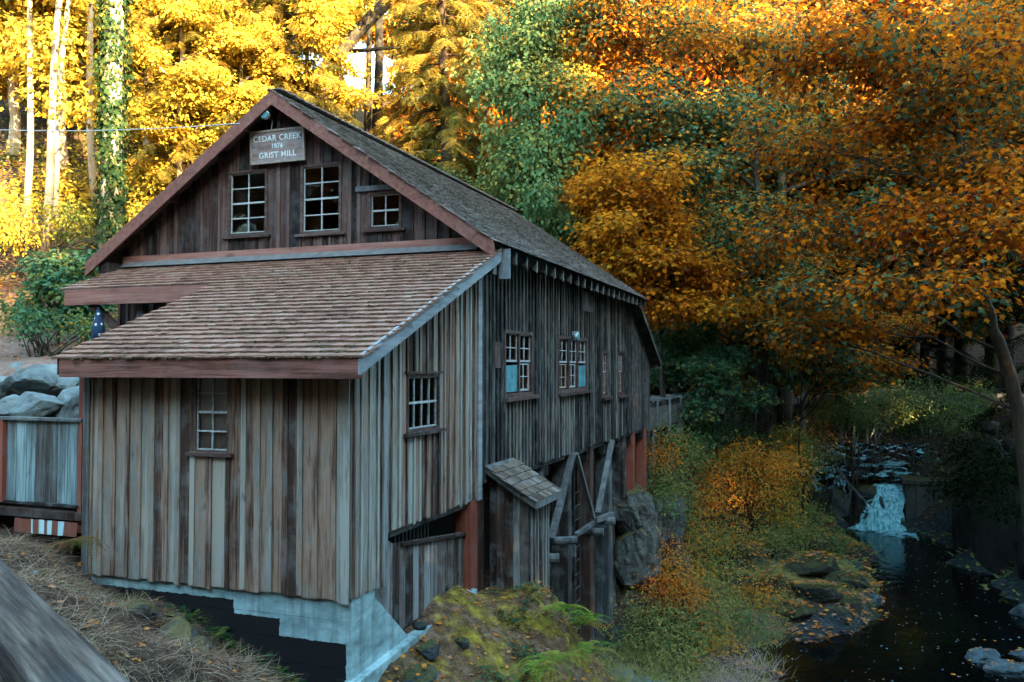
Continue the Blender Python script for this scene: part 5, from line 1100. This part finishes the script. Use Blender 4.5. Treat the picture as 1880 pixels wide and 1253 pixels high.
# dark leaning trunk against the sky gap
b = gl(640, 440, 50)
g = MB(); pts = [np.zeros(3), at(650, 250, 50) - b, at(612, 120, 49) - b, at(655, 60, 49) - b, at(715, 0, 49) - b, at(760, -70, 49) - b]
g.tube(pts, [.55, .45, .42, .38, .34, .3], 9); g.tube([at(612, 120, 49) - b, at(570, 60, 49.5) - b, at(540, -20, 50) - b], [.3, .22, .15], 7); g.tube([at(640, 95, 49) - b, at(720, 88, 48) - b, at(800, 92, 47) - b], [.14, .09, .03], 6)
lt = empty('leaning_tree', tuple(b), 'dark leaning trunk with moss crossing the sky gap above the roof', 'tree'); g.build('trunk', W['bark'], lt, True)
me, C_, li_ = leaf_crown('crown', mk([(560, -20, 50, 2.2, .5), (640, 10, 48, 1.6, .5), (740, -60, 49, 2.6, .5), (520, 60, 50, 1.6, .5), (770, 90, 47, 1.0, .5)], b), 420, 9, .26, L['gold'], 301, tm=SIMPLE); o = link(bpy.data.objects.new('crown', me), lt); o['kind'] = 'stuff'
for px, d, w, lb in ((690, 56, .28, 'straight dark trunk standing in the sky gap'), (672, 60, .2, 'thinner dark trunk beside the straight one in the sky gap')):
    b = gl(px, 420, d); t = empty('bare_trunk', tuple(b), lb, 'tree'); hgt = 22
    MB().tube([(0, 0, 0), (.2, 0, 7), (.1, 0, 14), (.6, .1, hgt)], [w * 1.4, w, w * .9, w * .6], 8).build('trunk', W['bark'], t, True)
    me, _, _ = leaf_crown('crown', [(.6, 0, 19, 2.2, 2.2, 1.2), (-.8, .5, 23, 2.4, 2.4, 1.6)], 150, 8, .28, L['gold'], 310 + int(px), tm=SIMPLE); o = link(bpy.data.objects.new('crown', me), t); o['kind'] = 'stuff'
# ivy-clad trunk and pale slim trunks on the left
b = gl(203, 430, 36); iv = empty('ivy_clad_tree', tuple(b), 'thick trunk wrapped in green ivy left of the mill roof', 'tree')
MB().tube([(0, 0, -.5), (0, 0, 5), (.05, 0, 11), (.1, 0, 18)], [.55, .42, .38, .3], 10).build('trunk', W['palebark'], iv, True)
r_ = np.random.default_rng(44); n = 7600; z = 15.5 * r_.random(n) ** 1.15; a = r_.uniform(0, 6.28, n); rr = .38 + .34 * r_.random(n) ** 2 + .14 * np.sin(2 * a + 1.3 * z) * np.sin(.9 * z) ; od = np.stack([np.cos(a), np.sin(a), 0 * a], 1)
me = inst_mesh('ivy', np.stack([rr * np.cos(a), rr * np.sin(a), z], 1), nrm(od * .4 + np.array((0, 0, -.9)) + r_.normal(size=(n, 3)) * .3), nrm(od + np.array((0, 0, .35)) + r_.normal(size=(n, 3)) * .3), .17 * r_.uniform(.7, 1.3, n), SIMPLE, ngon(SIMPLE), np.clip(r_.random(n) * .8 + .02 * z * .6, 0, .99), L['ivy']); o = link(bpy.data.objects.new('ivy', me), iv); o['kind'] = 'stuff'
for i, (px0, px1, d, w, lb) in enumerate([(45, 62, 38, .17, 'slim pale trunk nearest the left frame edge'), (78, 118, 37, .2, 'pale leaning trunk, left of the close pair'), (95, 130, 38.5, .17, 'pale leaning trunk, right of the close pair'), (176, 160, 42, .22, 'bright sunlit trunk just left of the ivy-clad one')]):
    b = gl(px0, 400, d); t = empty('pale_alder', tuple(b), lb, 'tree', 'pale slim trunks on the sunlit slope')
    tp = at(px1, -60, d) - b; q = np.linspace(0, 1, 7)[:, None]; MB().tube(q * tp + np.sin(q * 5 + i) * np.array((.12, .05, 0)), np.linspace(w, w * .55, 7), 8).build('trunk', W['palebark'], t, True)
    me, _, _ = leaf_crown('crown', [(*(tp * f + np.array((dx, dy, 0))), 1.9, 1.9, 1.1) for f, dx, dy in ((.55, .9, .5), (.75, -.9, .3), (.95, .4, -.6), (1.1, -.3, .5))], 150, 8, .25, L['gold'], 330 + i, tm=SIMPLE); o = link(bpy.data.objects.new('crown', me), t); o['kind'] = 'stuff'
# dark conifer at upper right with hanging branches
dark_c = conifer(203, 27, 4.6, 100, L['conifer'], FIRS, bark='bark', size=1.2, per=20, droop=.5, z0=.02)
tree('dark_c', gl(1960, 800, 36), dark_c, 'dark conifer with hanging branches at the right frame edge', name='conifer_tree')
tree('dark_c', gl(1700, 800, 58), dark_c, 'dark conifer deep in the wood behind the right maple', rz=2, name='conifer_tree')
tree('dark_c', gl(1330, 760, 60), dark_c, 'dark conifer in the gap between the two maples', rz=4, name='conifer_tree')

# -- the wood behind: look-alike trees on the slope
bl = rand_lobes(7, 12, 5, 17, 3.6); bm_ = maple(107, 18, bl, 2600, 9, .25, L['gold'], rag=6, spread=.36, shell=.2, r0=.3, tm=SIMPLE, gap=.2, bark='palebark')
b2 = rand_lobes(8, 12, 4, 17, 3.6); bo_ = maple(108, 18, b2, 2600, 9, .25, L['orange'], rag=6, spread=.36, shell=.2, r0=.3, tm=SIMPLE, gap=.2)
bg_ = rand_lobes(9, 12, 3, 16, 3.4); bgm = maple(109, 17, bg_, 2600, 9, .24, L['mixed'], rag=6, spread=.36, shell=.2, r0=.3, tm=SIMPLE, gap=.2)
back = []
r_ = np.random.default_rng(5)
for px, d in [(-60, 44), (20, 46), (110, 45), (-20, 56), (70, 60), (150, 55), (220, 53), (600, 96), (560, 110), (730, 100), (672, 84), (10, 66), (130, 74), (270, 47), (395, 50), (520, 53), (300, 58), (170, 62), (420, 60), (480, 64), (60, 72), (380, 74), (240, 80), (-40, 86), (120, 92), (470, 82), (440, 42), (330, 41), (560, 44)]: back.append((px, d, 'gold'))
for px, d in [(870, 62), (900, 56), (1010, 60), (1110, 56), (880, 78), (1050, 80), (960, 70), (860, 84)]: back.append((px, d, 'gold' if r_.random() < .45 else 'mixed'))
for px, d in [(1190, 54), (1240, 54), (1310, 60), (1450, 66), (1610, 72), (1760, 62), (1850, 56), (1270, 62), (1400, 60), (1480, 62), (1560, 66), (1650, 66), (1730, 60), (1820, 60), (1900, 52), (1980, 60), (1230, 78), (1360, 80), (1520, 80), (1690, 84), (1850, 82), (1980, 44), (1440, 50), (1500, 74), (1590, 90), (1420, 96), (1530, 104)]: back.append((px, d, 'orange' if r_.random() < .6 else 'mixed'))
LB = {'gold': 'golden-leaved tree in the sunlit wood on the slope behind the mill', 'mixed': 'green and orange tree in the wood behind the roof ridge and creek', 'orange': 'orange-leaved tree in the shaded wood beyond the creek'}
for i, (px, d, k) in enumerate(back):
    tree('back_' + k, gl(px, 500, d), {'gold': bm_, 'orange': bo_, 'mixed': bgm}[k], LB[k], group='background ' + k + ' trees', rz=r_.uniform(0, 6.28), s=(r_.uniform(.6, .75) if d < 45 and px > 200 else r_.uniform(.95, 1.35)) if px < 1150 else r_.uniform(1.45, 1.8) * (1.25 if d > 70 else 1), name='forest_tree')
for i, (px, d) in enumerate([(-120, 60), (330, 68), (480, 90), (880, 92), (1120, 70), (1590, 70), (1780, 74), (1440, 92), (200, 100)]):
    tree('dark_c', gl(px, 500, d), dark_c, 'dark conifer standing far back in the wood', group='far dark conifers', rz=i * 1.3, s=r_.uniform(1., 1.3), name='conifer_tree')
# -- the wood on the near right bank and behind the viewer, which keeps the mill in shade
sh = []
for f_, sp_u, o_ in ((1.2, 4.2, 0), (1.36, 4.2, 2.1), (1.55, 4.6, 1.)):
    u = -38 + o_
    while u < 66:
        sh.append((22.7 * f_ + .585 * u + r_.uniform(-1.2, 1.2), -16.4 * f_ + .81 * u + r_.uniform(-1.2, 1.2))); u += sp_u
sh += [(28.6, -8.3), (31, -4), (33, 0)]  # extra unseen trees added where sun leaked onto the bank
for i in range(22): sh.append((-64 + 4.2 * i + r_.uniform(-1, 1), -38 - 6 * (i % 2) + r_.uniform(-2, 2)))
for i, (fx, u) in enumerate([(1.0, -10), (1.06, -7), (1.0, -4), (1.06, -1), (1.0, 2), (1.08, 5), (1.0, 8), (1.08, 11), (1.0, 14), (1.08, 17), (1.0, 20)]):  # unseen conifers added to keep stray sun off mound and posts
    x, y = 22.7 * fx + .585 * u, -16.4 * fx + .81 * u
    tree('dark_c', (x, y, hz(x, y) - .2), dark_c, 'unseen conifer added outside the picture to block stray sun', group='trees outside the picture', rz=i * 2.1, s=.8, name='bank_tree')
for i, (x, y) in enumerate([(19, -5.5), (21, -8.5), (17.5, -3), (20.5, -1.5), (22.5, -11.5), (18.5, -9), (20, 2.5)]):  # small unseen conifers added to stop low sun reaching the posts
    tree('dark_c', (x, y, hz(x, y) - .2), dark_c, 'unseen conifer added outside the picture to block stray sun', group='trees outside the picture', rz=i * 1.1, s=.42, name='bank_tree')
for i in range(16): sh.append((-62 + 5 * i + r_.uniform(-1, 1), -54 + r_.uniform(-2, 2)))
for i, (x, y) in enumerate(sh):
    if math.hypot(x - CAM[0], y - CAM[1]) < 9: continue
    tree('dark_c' if i % 2 else 'back_orange', (x, y, hz(x, y) - .2), dark_c if i % 2 else bo_, 'unseen conifer added outside the picture to block stray sun', group='trees outside the picture', rz=i * 1.7, s=(r_.uniform(1.15, 1.28) if i % 2 else r_.uniform(1.3, 1.5)) * (1.0 if .585 * x + .81 * y < 6 else .9), name='bank_tree')

# ------------------------------------------------------------------ shrubs, ferns, grass and litter
def shrub(pxs, n_cl, per, size, mat, seed, label, base, tm=OVAL, name='shrub', stem=.03, stems=True, spread=.3, group=None, **kw):
    b = gl(*base); lob = mk(pxs, b)
    s = empty(name, tuple(b), label, 'shrub', group)
    me, C, li = leaf_crown('foliage', lob, n_cl, per, size, mat, seed, tm=tm, spread=spread, shell=.3, flat=.7, **kw); o = link(bpy.data.objects.new('foliage', me), s); o['kind'] = 'stuff'
    if not stems: return s
    r = np.random.default_rng(seed); g = MB()
    for m in r.choice(len(C), min(len(C), 26), replace=False):
        e = C[m]; a = r.normal(size=3) * np.array((.25, .25, 0)); g.tube([a, a * .5 + e * .5 + np.array((0, 0, .2)) + r.normal(size=3) * .12, e], [stem, stem * .7, .006], 5, False)
    g.build('stems', W['bark'], s); return s
shrub([(1330, 900, 35, 1.5, .8), (1390, 880, 36, 1.6, .9), (1290, 930, 34, 1.0, .8), (1430, 930, 35.5, 1.2, .8), (1360, 840, 37, 1.2, .8), (1450, 860, 37, 1.0, .9), (1310, 860, 36, .9, .8)], 1700, 8, .12, L['shrub'], 401, 'large russet shrub on the bank between mill and pool', (1370, 990, 35.5))
shrub([(1240, 880, 32, .8, .9), (1225, 930, 30, .7, .9), (1260, 830, 34, .8, .8), (1230, 800, 34, .6, .8)], 620, 8, .12, L['olive'], 402, 'green and pink shrub growing against the rear red posts', (1240, 980, 32))
shrub([(1290, 800, 38, 1.0, .6), (1340, 800, 39, 1.0, .6), (1390, 815, 40, .8, .5), (1260, 770, 39, .8, .6)], 700, 8, .16, L['green'], 403, 'soft green young cedars below the flume', (1330, 850, 39), tm=OVAL)
shrub([(1560, 735, 47, 1.5, .8), (1620, 745, 48, 1.6, .8), (1580, 775, 47, 1.2, .6), (1500, 750, 46, 1.0, .8)], 1200, 8, .15, L['olive'], 404, 'grey-green shrub right of the flume above the rapids', (1570, 840, 46))
shrub([(1690, 735, 48, 1.7, .8), (1740, 765, 47, 1.4, .7), (1660, 775, 48, 1.1, .6), (1780, 730, 48, 1.4, .8)], 1200, 8, .15, L['olive'], 405, 'brownish shrub above the concrete intake block', (1700, 840, 46.5), vbias=-.25)
shrub([(1440, 810, 44, 1.1, .7), (1480, 840, 44, 1.0, .6), (1420, 850, 42, .9, .6)], 700, 8, .14, L['olive'], 406, 'low olive shrub left of the driftwood pole', (1450, 870, 43))
shrub([(1470, 885, 44, .7, .6), (1440, 900, 43, .8, .6), (1530, 835, 47, .7, .4)], 420, 8, .12, L['olive'], 407, 'dark scrub hanging over the left side of the cascade', (1510, 910, 45))
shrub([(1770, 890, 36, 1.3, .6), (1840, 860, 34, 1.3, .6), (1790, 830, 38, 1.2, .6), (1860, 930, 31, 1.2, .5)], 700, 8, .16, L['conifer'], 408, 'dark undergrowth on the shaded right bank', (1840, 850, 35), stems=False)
shrub([(60, 400, 36, 1.2, .7), (130, 400, 36, 1.1, .7), (20, 420, 34, 1.0, .7), (-20, 380, 36, 1.3, .8)], 620, 8, .18, L['gold'], 409, 'yellowish brush on the slope below the pale trunks', (60, 430, 36), vbias=-.2)
shrub([(20, 590, 27.5, .5, .7), (60, 598, 27, .4, .6), (160, 600, 27, .45, .7)], 190, 8, .14, L['green'], 410, 'low green weeds along the back edge of the track', (80, 606, 27.3))
shrub([(290, 330, 42, 1.5, .7), (360, 310, 43, 1.5, .7), (250, 390, 40, 1.2, .7), (420, 260, 44, 1.5, .7)], 800, 8, .2, L['gold'], 411, 'golden undergrowth behind the left roof eave', (320, 420, 42))
shrub([(860, 380, 40, 1.1, .8), (900, 350, 41, 1.2, .8), (830, 330, 42, 1.0, .8)], 520, 8, .18, L['vine'], 412, 'pale green scrub showing above the roof ridge', (870, 450, 41))

shrub([(1480, 990, 36, .9, .6), (1440, 985, 35, 1.0, .6), (1530, 1000, 37, .7, .5), (1400, 990, 34, .8, .5)], 760, 8, .10, L['olive'], 413, 'low olive brush in front of the russet shrub', (1460, 1020, 35.5))
shrub([(1220, 1010, 29, .6, .8), (1250, 1090, 27, .7, .5), (1215, 1090, 27, .6, .6)], 420, 8, .09, L['shrub'], 414, 'reddish low brush beside the rock pillar', (1230, 1110, 27.5), vbias=.15)
shrub([(1480, 945, 40, .9, .7), (1460, 970, 38, .9, .7), (1510, 985, 40, .7, .5)], 760, 8, .12, L['olive'], 415, 'green brush between the russet shrub and the dark pool', (1500, 990, 39.5))
shrub([(1380, 825, 41, 1.0, .5), (1450, 815, 43, 1.0, .5), (1330, 840, 39, .9, .6)], 800, 8, .13, L['shrub'], 416, 'mixed orange and green brush at the foot of the flume trestle', (1400, 850, 41))
r_ = np.random.default_rng(61)
for i, (px, py, d, m) in enumerate([(1235, 960, 31, 'olive'), (1265, 985, 31, 'shrub'), (1300, 1000, 32, 'olive'), (1340, 985, 33, 'shrub'), (1390, 1000, 34, 'olive'), (1250, 1060, 28, 'shrub'), (1300, 1050, 30, 'grass'), (1210, 1130, 26, 'grass'), (1190, 1180, 25, 'olive'), (1260, 1150, 26, 'olive'), (1330, 1120, 28, 'grass'), (1300, 1180, 26, 'shrub'), (1370, 1150, 27, 'olive'), (1240, 1220, 24, 'grass'), (1390, 1090, 29, 'shrub'), (1420, 960, 36, 'shrub'), (1205, 850, 33, 'shrub'), (1210, 900, 32, 'vine'), (1290, 870, 36, 'olive'), (1410, 850, 39, 'shrub'), (1470, 830, 42, 'vine'), (1330, 800, 40, 'vine'), (1500, 800, 46, 'shrub')]):
    s = d / FOC * 42
    shrub([(px + r_.uniform(-25, 25), py + r_.uniform(-18, 18), d, s * r_.uniform(.6, 1.1), r_.uniform(.5, .9)) for _ in range(6)], 240, 7, .10, L[m], 430 + i, 'tangled brush on the bank between the mill posts and the pool', (px, py + 30, d), stems=False, group='tangled brush on the creek bank', spread=.4)
for i, (px, py, d) in enumerate([(20, 330, 46), (110, 330, 47), (170, 360, 44), (260, 360, 46), (60, 260, 52), (150, 250, 54), (-30, 280, 50), (230, 300, 50), (90, 380, 42)]):
    s = d / FOC * 75
    shrub([(px + r_.uniform(-45, 45), py + r_.uniform(-40, 40), d, s * r_.uniform(.5, 1.), r_.uniform(.6, .9)) for _ in range(7)], 420, 7, .2, L['gold' if i % 3 else 'olive'], 460 + i, 'sunlit brush on the slope between the pale trunks', (px, py + 60, d), tm=SIMPLE, stems=False, group='sunlit brush on the left slope', spread=.5)
def fern(loc, n, size, mat, label, seed, group=None):
    r = np.random.default_rng(seed); f = empty('fern', tuple(loc), label, 'fern', group); a = np.arange(n) * 2.4 + r.uniform(-.3, .3, n)
    D = np.stack([np.cos(a), np.sin(a), r.uniform(-.05, .35, n)], 1); N = np.zeros((n, 3)); N[:, 2] = 1
    o = link(bpy.data.objects.new('fronds', inst_mesh('fronds', r.normal(size=(n, 3)) * .03, D, N, size * r.uniform(.75, 1.15, n), *FROND, r.random(n), mat)), f); return f
def surf(px, py, zg):
    p = onz(zg, px, py); return np.array((p[0], p[1], hz(p[0], p[1])))
FN = [((1035, 1130), -1.15, 15, .62, 'fern', 'bright fern at the edge of the big mossy rock'), ((1075, 1150), -1.5, 14, .62, 'fern', 'bright fern hanging below the mossy rock, beside the posts'), ((1020, 1225), -1.45, 16, .55, 'fern', 'bright fern at the bottom edge on the mossy outcrop'), ((985, 1240), -1.35, 12, .5, 'fern', 'fern at the bottom edge left of the outcrop tip'), ((1085, 1205), -1.6, 12, .55, 'fern', 'fern clinging above the concrete pier foot')]
for i, (q, zg, n, s, m, lb) in enumerate(FN):
    p = surf(*q, zg); p[2] = max(p[2], zg + .1); fern(p, n, s, L[m], lb, 500 + i)
p = at(140, 985, 12.2); fern((p[0], p[1], max(p[2] - .1, hz(p[0], p[1]))), 18, .5, L['fernbrown'], 'browning fern at the left foot of the front wall', 510)
r_ = np.random.default_rng(77)
for i in range(26):      # sword ferns on the bank below the shrubs
    x, y = r_.uniform(3.2, 7.2), r_.uniform(17.5, 31); fern((x, y, hz(x, y)), 12, r_.uniform(.6, 1.0), L['olive'] if i % 3 else L['grass'], 'sword fern on the bank between shrub and pool', 520 + i, 'sword ferns on the pool bank')
for i in range(10):
    p = gl(1310 + 22 * i, 800, 41 + 2 * r_.random(), 0); fern(p, 13, r_.uniform(.8, 1.2), L['fern'] if i % 2 else L['olive'], 'sword fern below the flume trestle', 560 + i, 'ferns below the flume')
for i in range(14):
    x, y = r_.uniform(-32, -17), r_.uniform(10, 19); fern((x, y, hz(x, y)), 12, r_.uniform(.8, 1.2), L['fern'] if i % 2 else L['fernbrown'], 'fern on the sunlit slope above the track', 580 + i, 'ferns on the left slope')

from mathutils.bvhtree import BVHTree
def _bvh():
    V, F = [], []
    def put(co, polys):
        n = len(V); V.extend(co); F.extend([tuple(i + n for i in p) for p in polys])
    k = (X > -1) & (X < 9.5) & (Y > -8) & (Y < 36); 
    for o in bpy.data.objects:
        if o.name.split('.')[0] in ('mossy_rock', 'creek_rock', 'mossy_boulder', 'broken_stone', 'dark_stone'):
            mw = Matrix.LocRotScale(o.location, o.rotation_euler, o.scale); put([mw @ v.co for v in o.data.vertices], [tuple(p.vertices) for p in o.data.polygons])
    return BVHTree.FromPolygons(V, F)
BV = _bvh()
def topz(x, y, z):
    out = z.copy()
    for i in range(len(x)):
        h = BV.ray_cast(Vector((x[i], y[i], 2.)), Vector((0, 0, -1)))
        if h[0] is not None and h[0].z > out[i]: out[i] = h[0].z
    return out
def scatter(name, n, region, tmpl, faces, size, mat, label=None, up=.6, seed=1, lift=.0, lay=False, clump=None):
    """region(r, n) -> x, y"""
    r = np.random.default_rng(seed); x, y = region(r, n); z = topz(x, y, H(x, y)) + lift; n = len(x)
    a = r.uniform(0, 6.28, n); D = np.stack([np.cos(a), np.sin(a), np.full(n, up) * r.uniform(.3, 1.6, n)], 1)
    if clump is not None: D[:, :2] += np.array(clump)
    N = r.normal(size=(n, 3)) * .3 + np.array((0, 0, 1.)) if lay else nrm(np.stack([-np.cos(a), -np.sin(a), np.ones(n) * .8], 1))
    me = inst_mesh(name, np.stack([x, y, z], 1), D, N, size * r.uniform(.5, 1.3, n), tmpl, faces, r.random(n), mat)
    o = link(bpy.data.objects.new(name, me)); return tag(o, kind='stuff')
def rect(x0, x1, y0, y1): return lambda r, n: (r.uniform(x0, x1, n), r.uniform(y0, y1, n))
def tufts(x0, x1, y0, y1, k, sp):
    def f(r, n):
        cx, cy = r.uniform(x0, x1, k), r.uniform(y0, y1, k); i = r.integers(0, k, n); return cx[i] + r.normal(size=n) * sp, cy[i] + r.normal(size=n) * sp
    return f
def notwall(f):   # keep the grass out of the building
    def g(r, n):
        x, y = f(r, n); k = ~((x > -4.75) & (x < .02) & (y > FY - .02)); return x[k], y[k]
    return g
scatter('dry_grass', 15000, notwall(tufts(-6.6, 1.4, -8.2, -4.75, 190, .2)), *BLADE, .34, L['straw'], up=.45, seed=1, clump=(.5, -.3))
scatter('dry_grass', 5000, notwall(rect(-7, 1.5, -8.5, -4.75)), *BLADE, .35, L['straw'], up=.12, seed=2)
scatter('green_grass', 2600, notwall(tufts(-4.5, 2.2, -6.4, .5, 70, .1)), *BLADE, .26, L['grass'], up=1.1, seed=3)
scatter('bank_grass', 15000, tufts(.3, 4.9, 4.5, 18, 560, .25), *BLADE, .55, L['grass'], up=.8, seed=4, clump=(.7, -.5))
scatter('bank_straw', 3600, tufts(3.3, 4.7, 7, 15.0, 70, .26), *BLADE, .75, L['twig'], up=.5, seed=5, clump=(.5, -.4))
scatter('moss_grass', 15000, tufts(2.8, 7.9, 15.5, 32, 520, .3), *BLADE, .36, L['olive'], up=.8, seed=6)
scatter('fallen_leaves', 2600, rect(-26, -9, 1, 18), OVAL, ngon(OVAL), .17, L['litter'], up=.1, seed=7, lift=.02, lay=True)
scatter('fallen_leaves', 1500, notwall(rect(-6, 2.6, -8, 1.5)), SIMPLE, ngon(SIMPLE), .08, L['litter'], up=.1, seed=8, lift=.03, lay=True)
scatter('fallen_leaves', 2600, rect(2.2, 8.2, 10, 30), MAPLE, ngon(MAPLE), .17, L['litter'], up=.1, seed=9, lift=.12, lay=True)
scatter('ground_cover', 9000, rect(-5, 14, 20, 56), OVAL, ngon(OVAL), .24, L['olive'], up=.5, seed=10, lift=.12)
scatter('ground_cover', 8000, rect(-36, -9, 10, 32), OVAL, ngon(OVAL), .26, L['gold'], up=.5, seed=11, lift=.12)
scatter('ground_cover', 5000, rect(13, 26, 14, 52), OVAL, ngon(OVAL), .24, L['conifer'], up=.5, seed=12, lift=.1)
scatter('moss_tufts', 9000, notwall(tufts(.6, 2.7, -4.2, 1.4, 120, .16)), *BLADE, .085, L['moss'], up=1.2, seed=21)
scatter('moss_litter', 3500, notwall(rect(.1, 2.8, -4.6, 1.8)), *BLADE, .16, L['straw'], up=.1, seed=22, lift=.01)
scatter('moss_litter', 700, notwall(rect(.1, 2.8, -4.6, 1.8)), OVAL, ngon(OVAL), .07, L['litter'], up=.1, seed=23, lift=.02, lay=True)
# green ground plants near the moss rock and the tarred wall
scatter('bramble_leaves', 420, tufts(-2.0, -.2, -5.5, -5.0, 10, .16), OVAL, ngon(OVAL), .12, L['ivy'], up=.3, seed=13, lift=.25, lay=True)
scatter('low_plants', 900, tufts(.35, 2.0, -3.2, .2, 16, .12), OVAL, ngon(OVAL), .08, L['green'], up=.4, seed=14, lift=.06, lay=True)
# flecks and leaves drifting on the pool
r = np.random.default_rng(99); n = 420; x = r.uniform(5, 13.5, n); y = r.uniform(7, 32, n); a = r.uniform(0, 6.28, n)
me = inst_mesh('drifting_flecks', np.stack([x, y, np.full(n, WATER + .006)], 1), np.stack([np.cos(a), np.sin(a), 0 * a], 1), np.tile((0, 0, 1.), (n, 1)), (.03 + .05 * r.random(n) ** 3) * 1.2, SIMPLE * np.array((1, 1, .02)), ngon(SIMPLE), r.random(n), L['fleck']); tag(link(bpy.data.objects.new('drifting_flecks', me)), kind='stuff')
r = np.random.default_rng(97); n = 150; x = r.uniform(9.3, 12.2, n); y = r.uniform(10.5, 16, n); a = r.uniform(0, 6.28, n); z = topz(x, y, np.full(n, WATER + .004)) + .012
k = (z > WATER + .03) | (r.random(n) < .12); x, y, z, a = x[k], y[k], z[k], a[k]; n = len(x)
me = inst_mesh('rock_leaves', np.stack([x, y, z], 1), np.stack([np.cos(a), np.sin(a), 0 * a], 1), np.tile((0, 0, 1.), (n, 1)), .13 * r.uniform(.6, 1.2, n), MAPLE * np.array((1, 1, .1)), ngon(MAPLE), r.random(n), L['litter']); tag(link(bpy.data.objects.new('rock_leaves', me)), kind='stuff')
# needles and twigs lying on the lean-to roof
r = np.random.default_rng(98); n = 900; x = r.uniform(-4.7, .4, n); y = -5.15 + 5.0 * r.random(n) ** 1.2; a = r.uniform(0, 6.28, n)
me = inst_mesh('roof_litter', np.stack([x, y, roof_lean(y) + .022], 1), np.stack([np.cos(a), np.sin(a), .405 * np.sin(a)], 1), np.tile((0, -.37, .93), (n, 1)), .11 * r.uniform(.3, 1.3, n), BLADE[0] * np.array((1, 1, .1)), BLADE[1], r.random(n), L['straw']); tag(link(bpy.data.objects.new('roof_litter', me)), kind='stuff')
n = 2600; x = r.uniform(-4.8, .46, n); k = r.integers(0, 26, n); y = LYE - .045 + k * EXP * .927; 
me = inst_mesh('roof_moss', np.stack([x, y, roof_lean(y) - .01], 1), np.stack([r.normal(size=n) * .4, -np.ones(n), -.3 + .3 * r.normal(size=n)], 1), np.tile((0, -.37, .93), (n, 1)), .05 * r.uniform(.4, 1.4, n), OVAL, ngon(OVAL), r.random(n), L['darkmoss']); tag(link(bpy.data.objects.new('roof_moss', me)), kind='stuff')
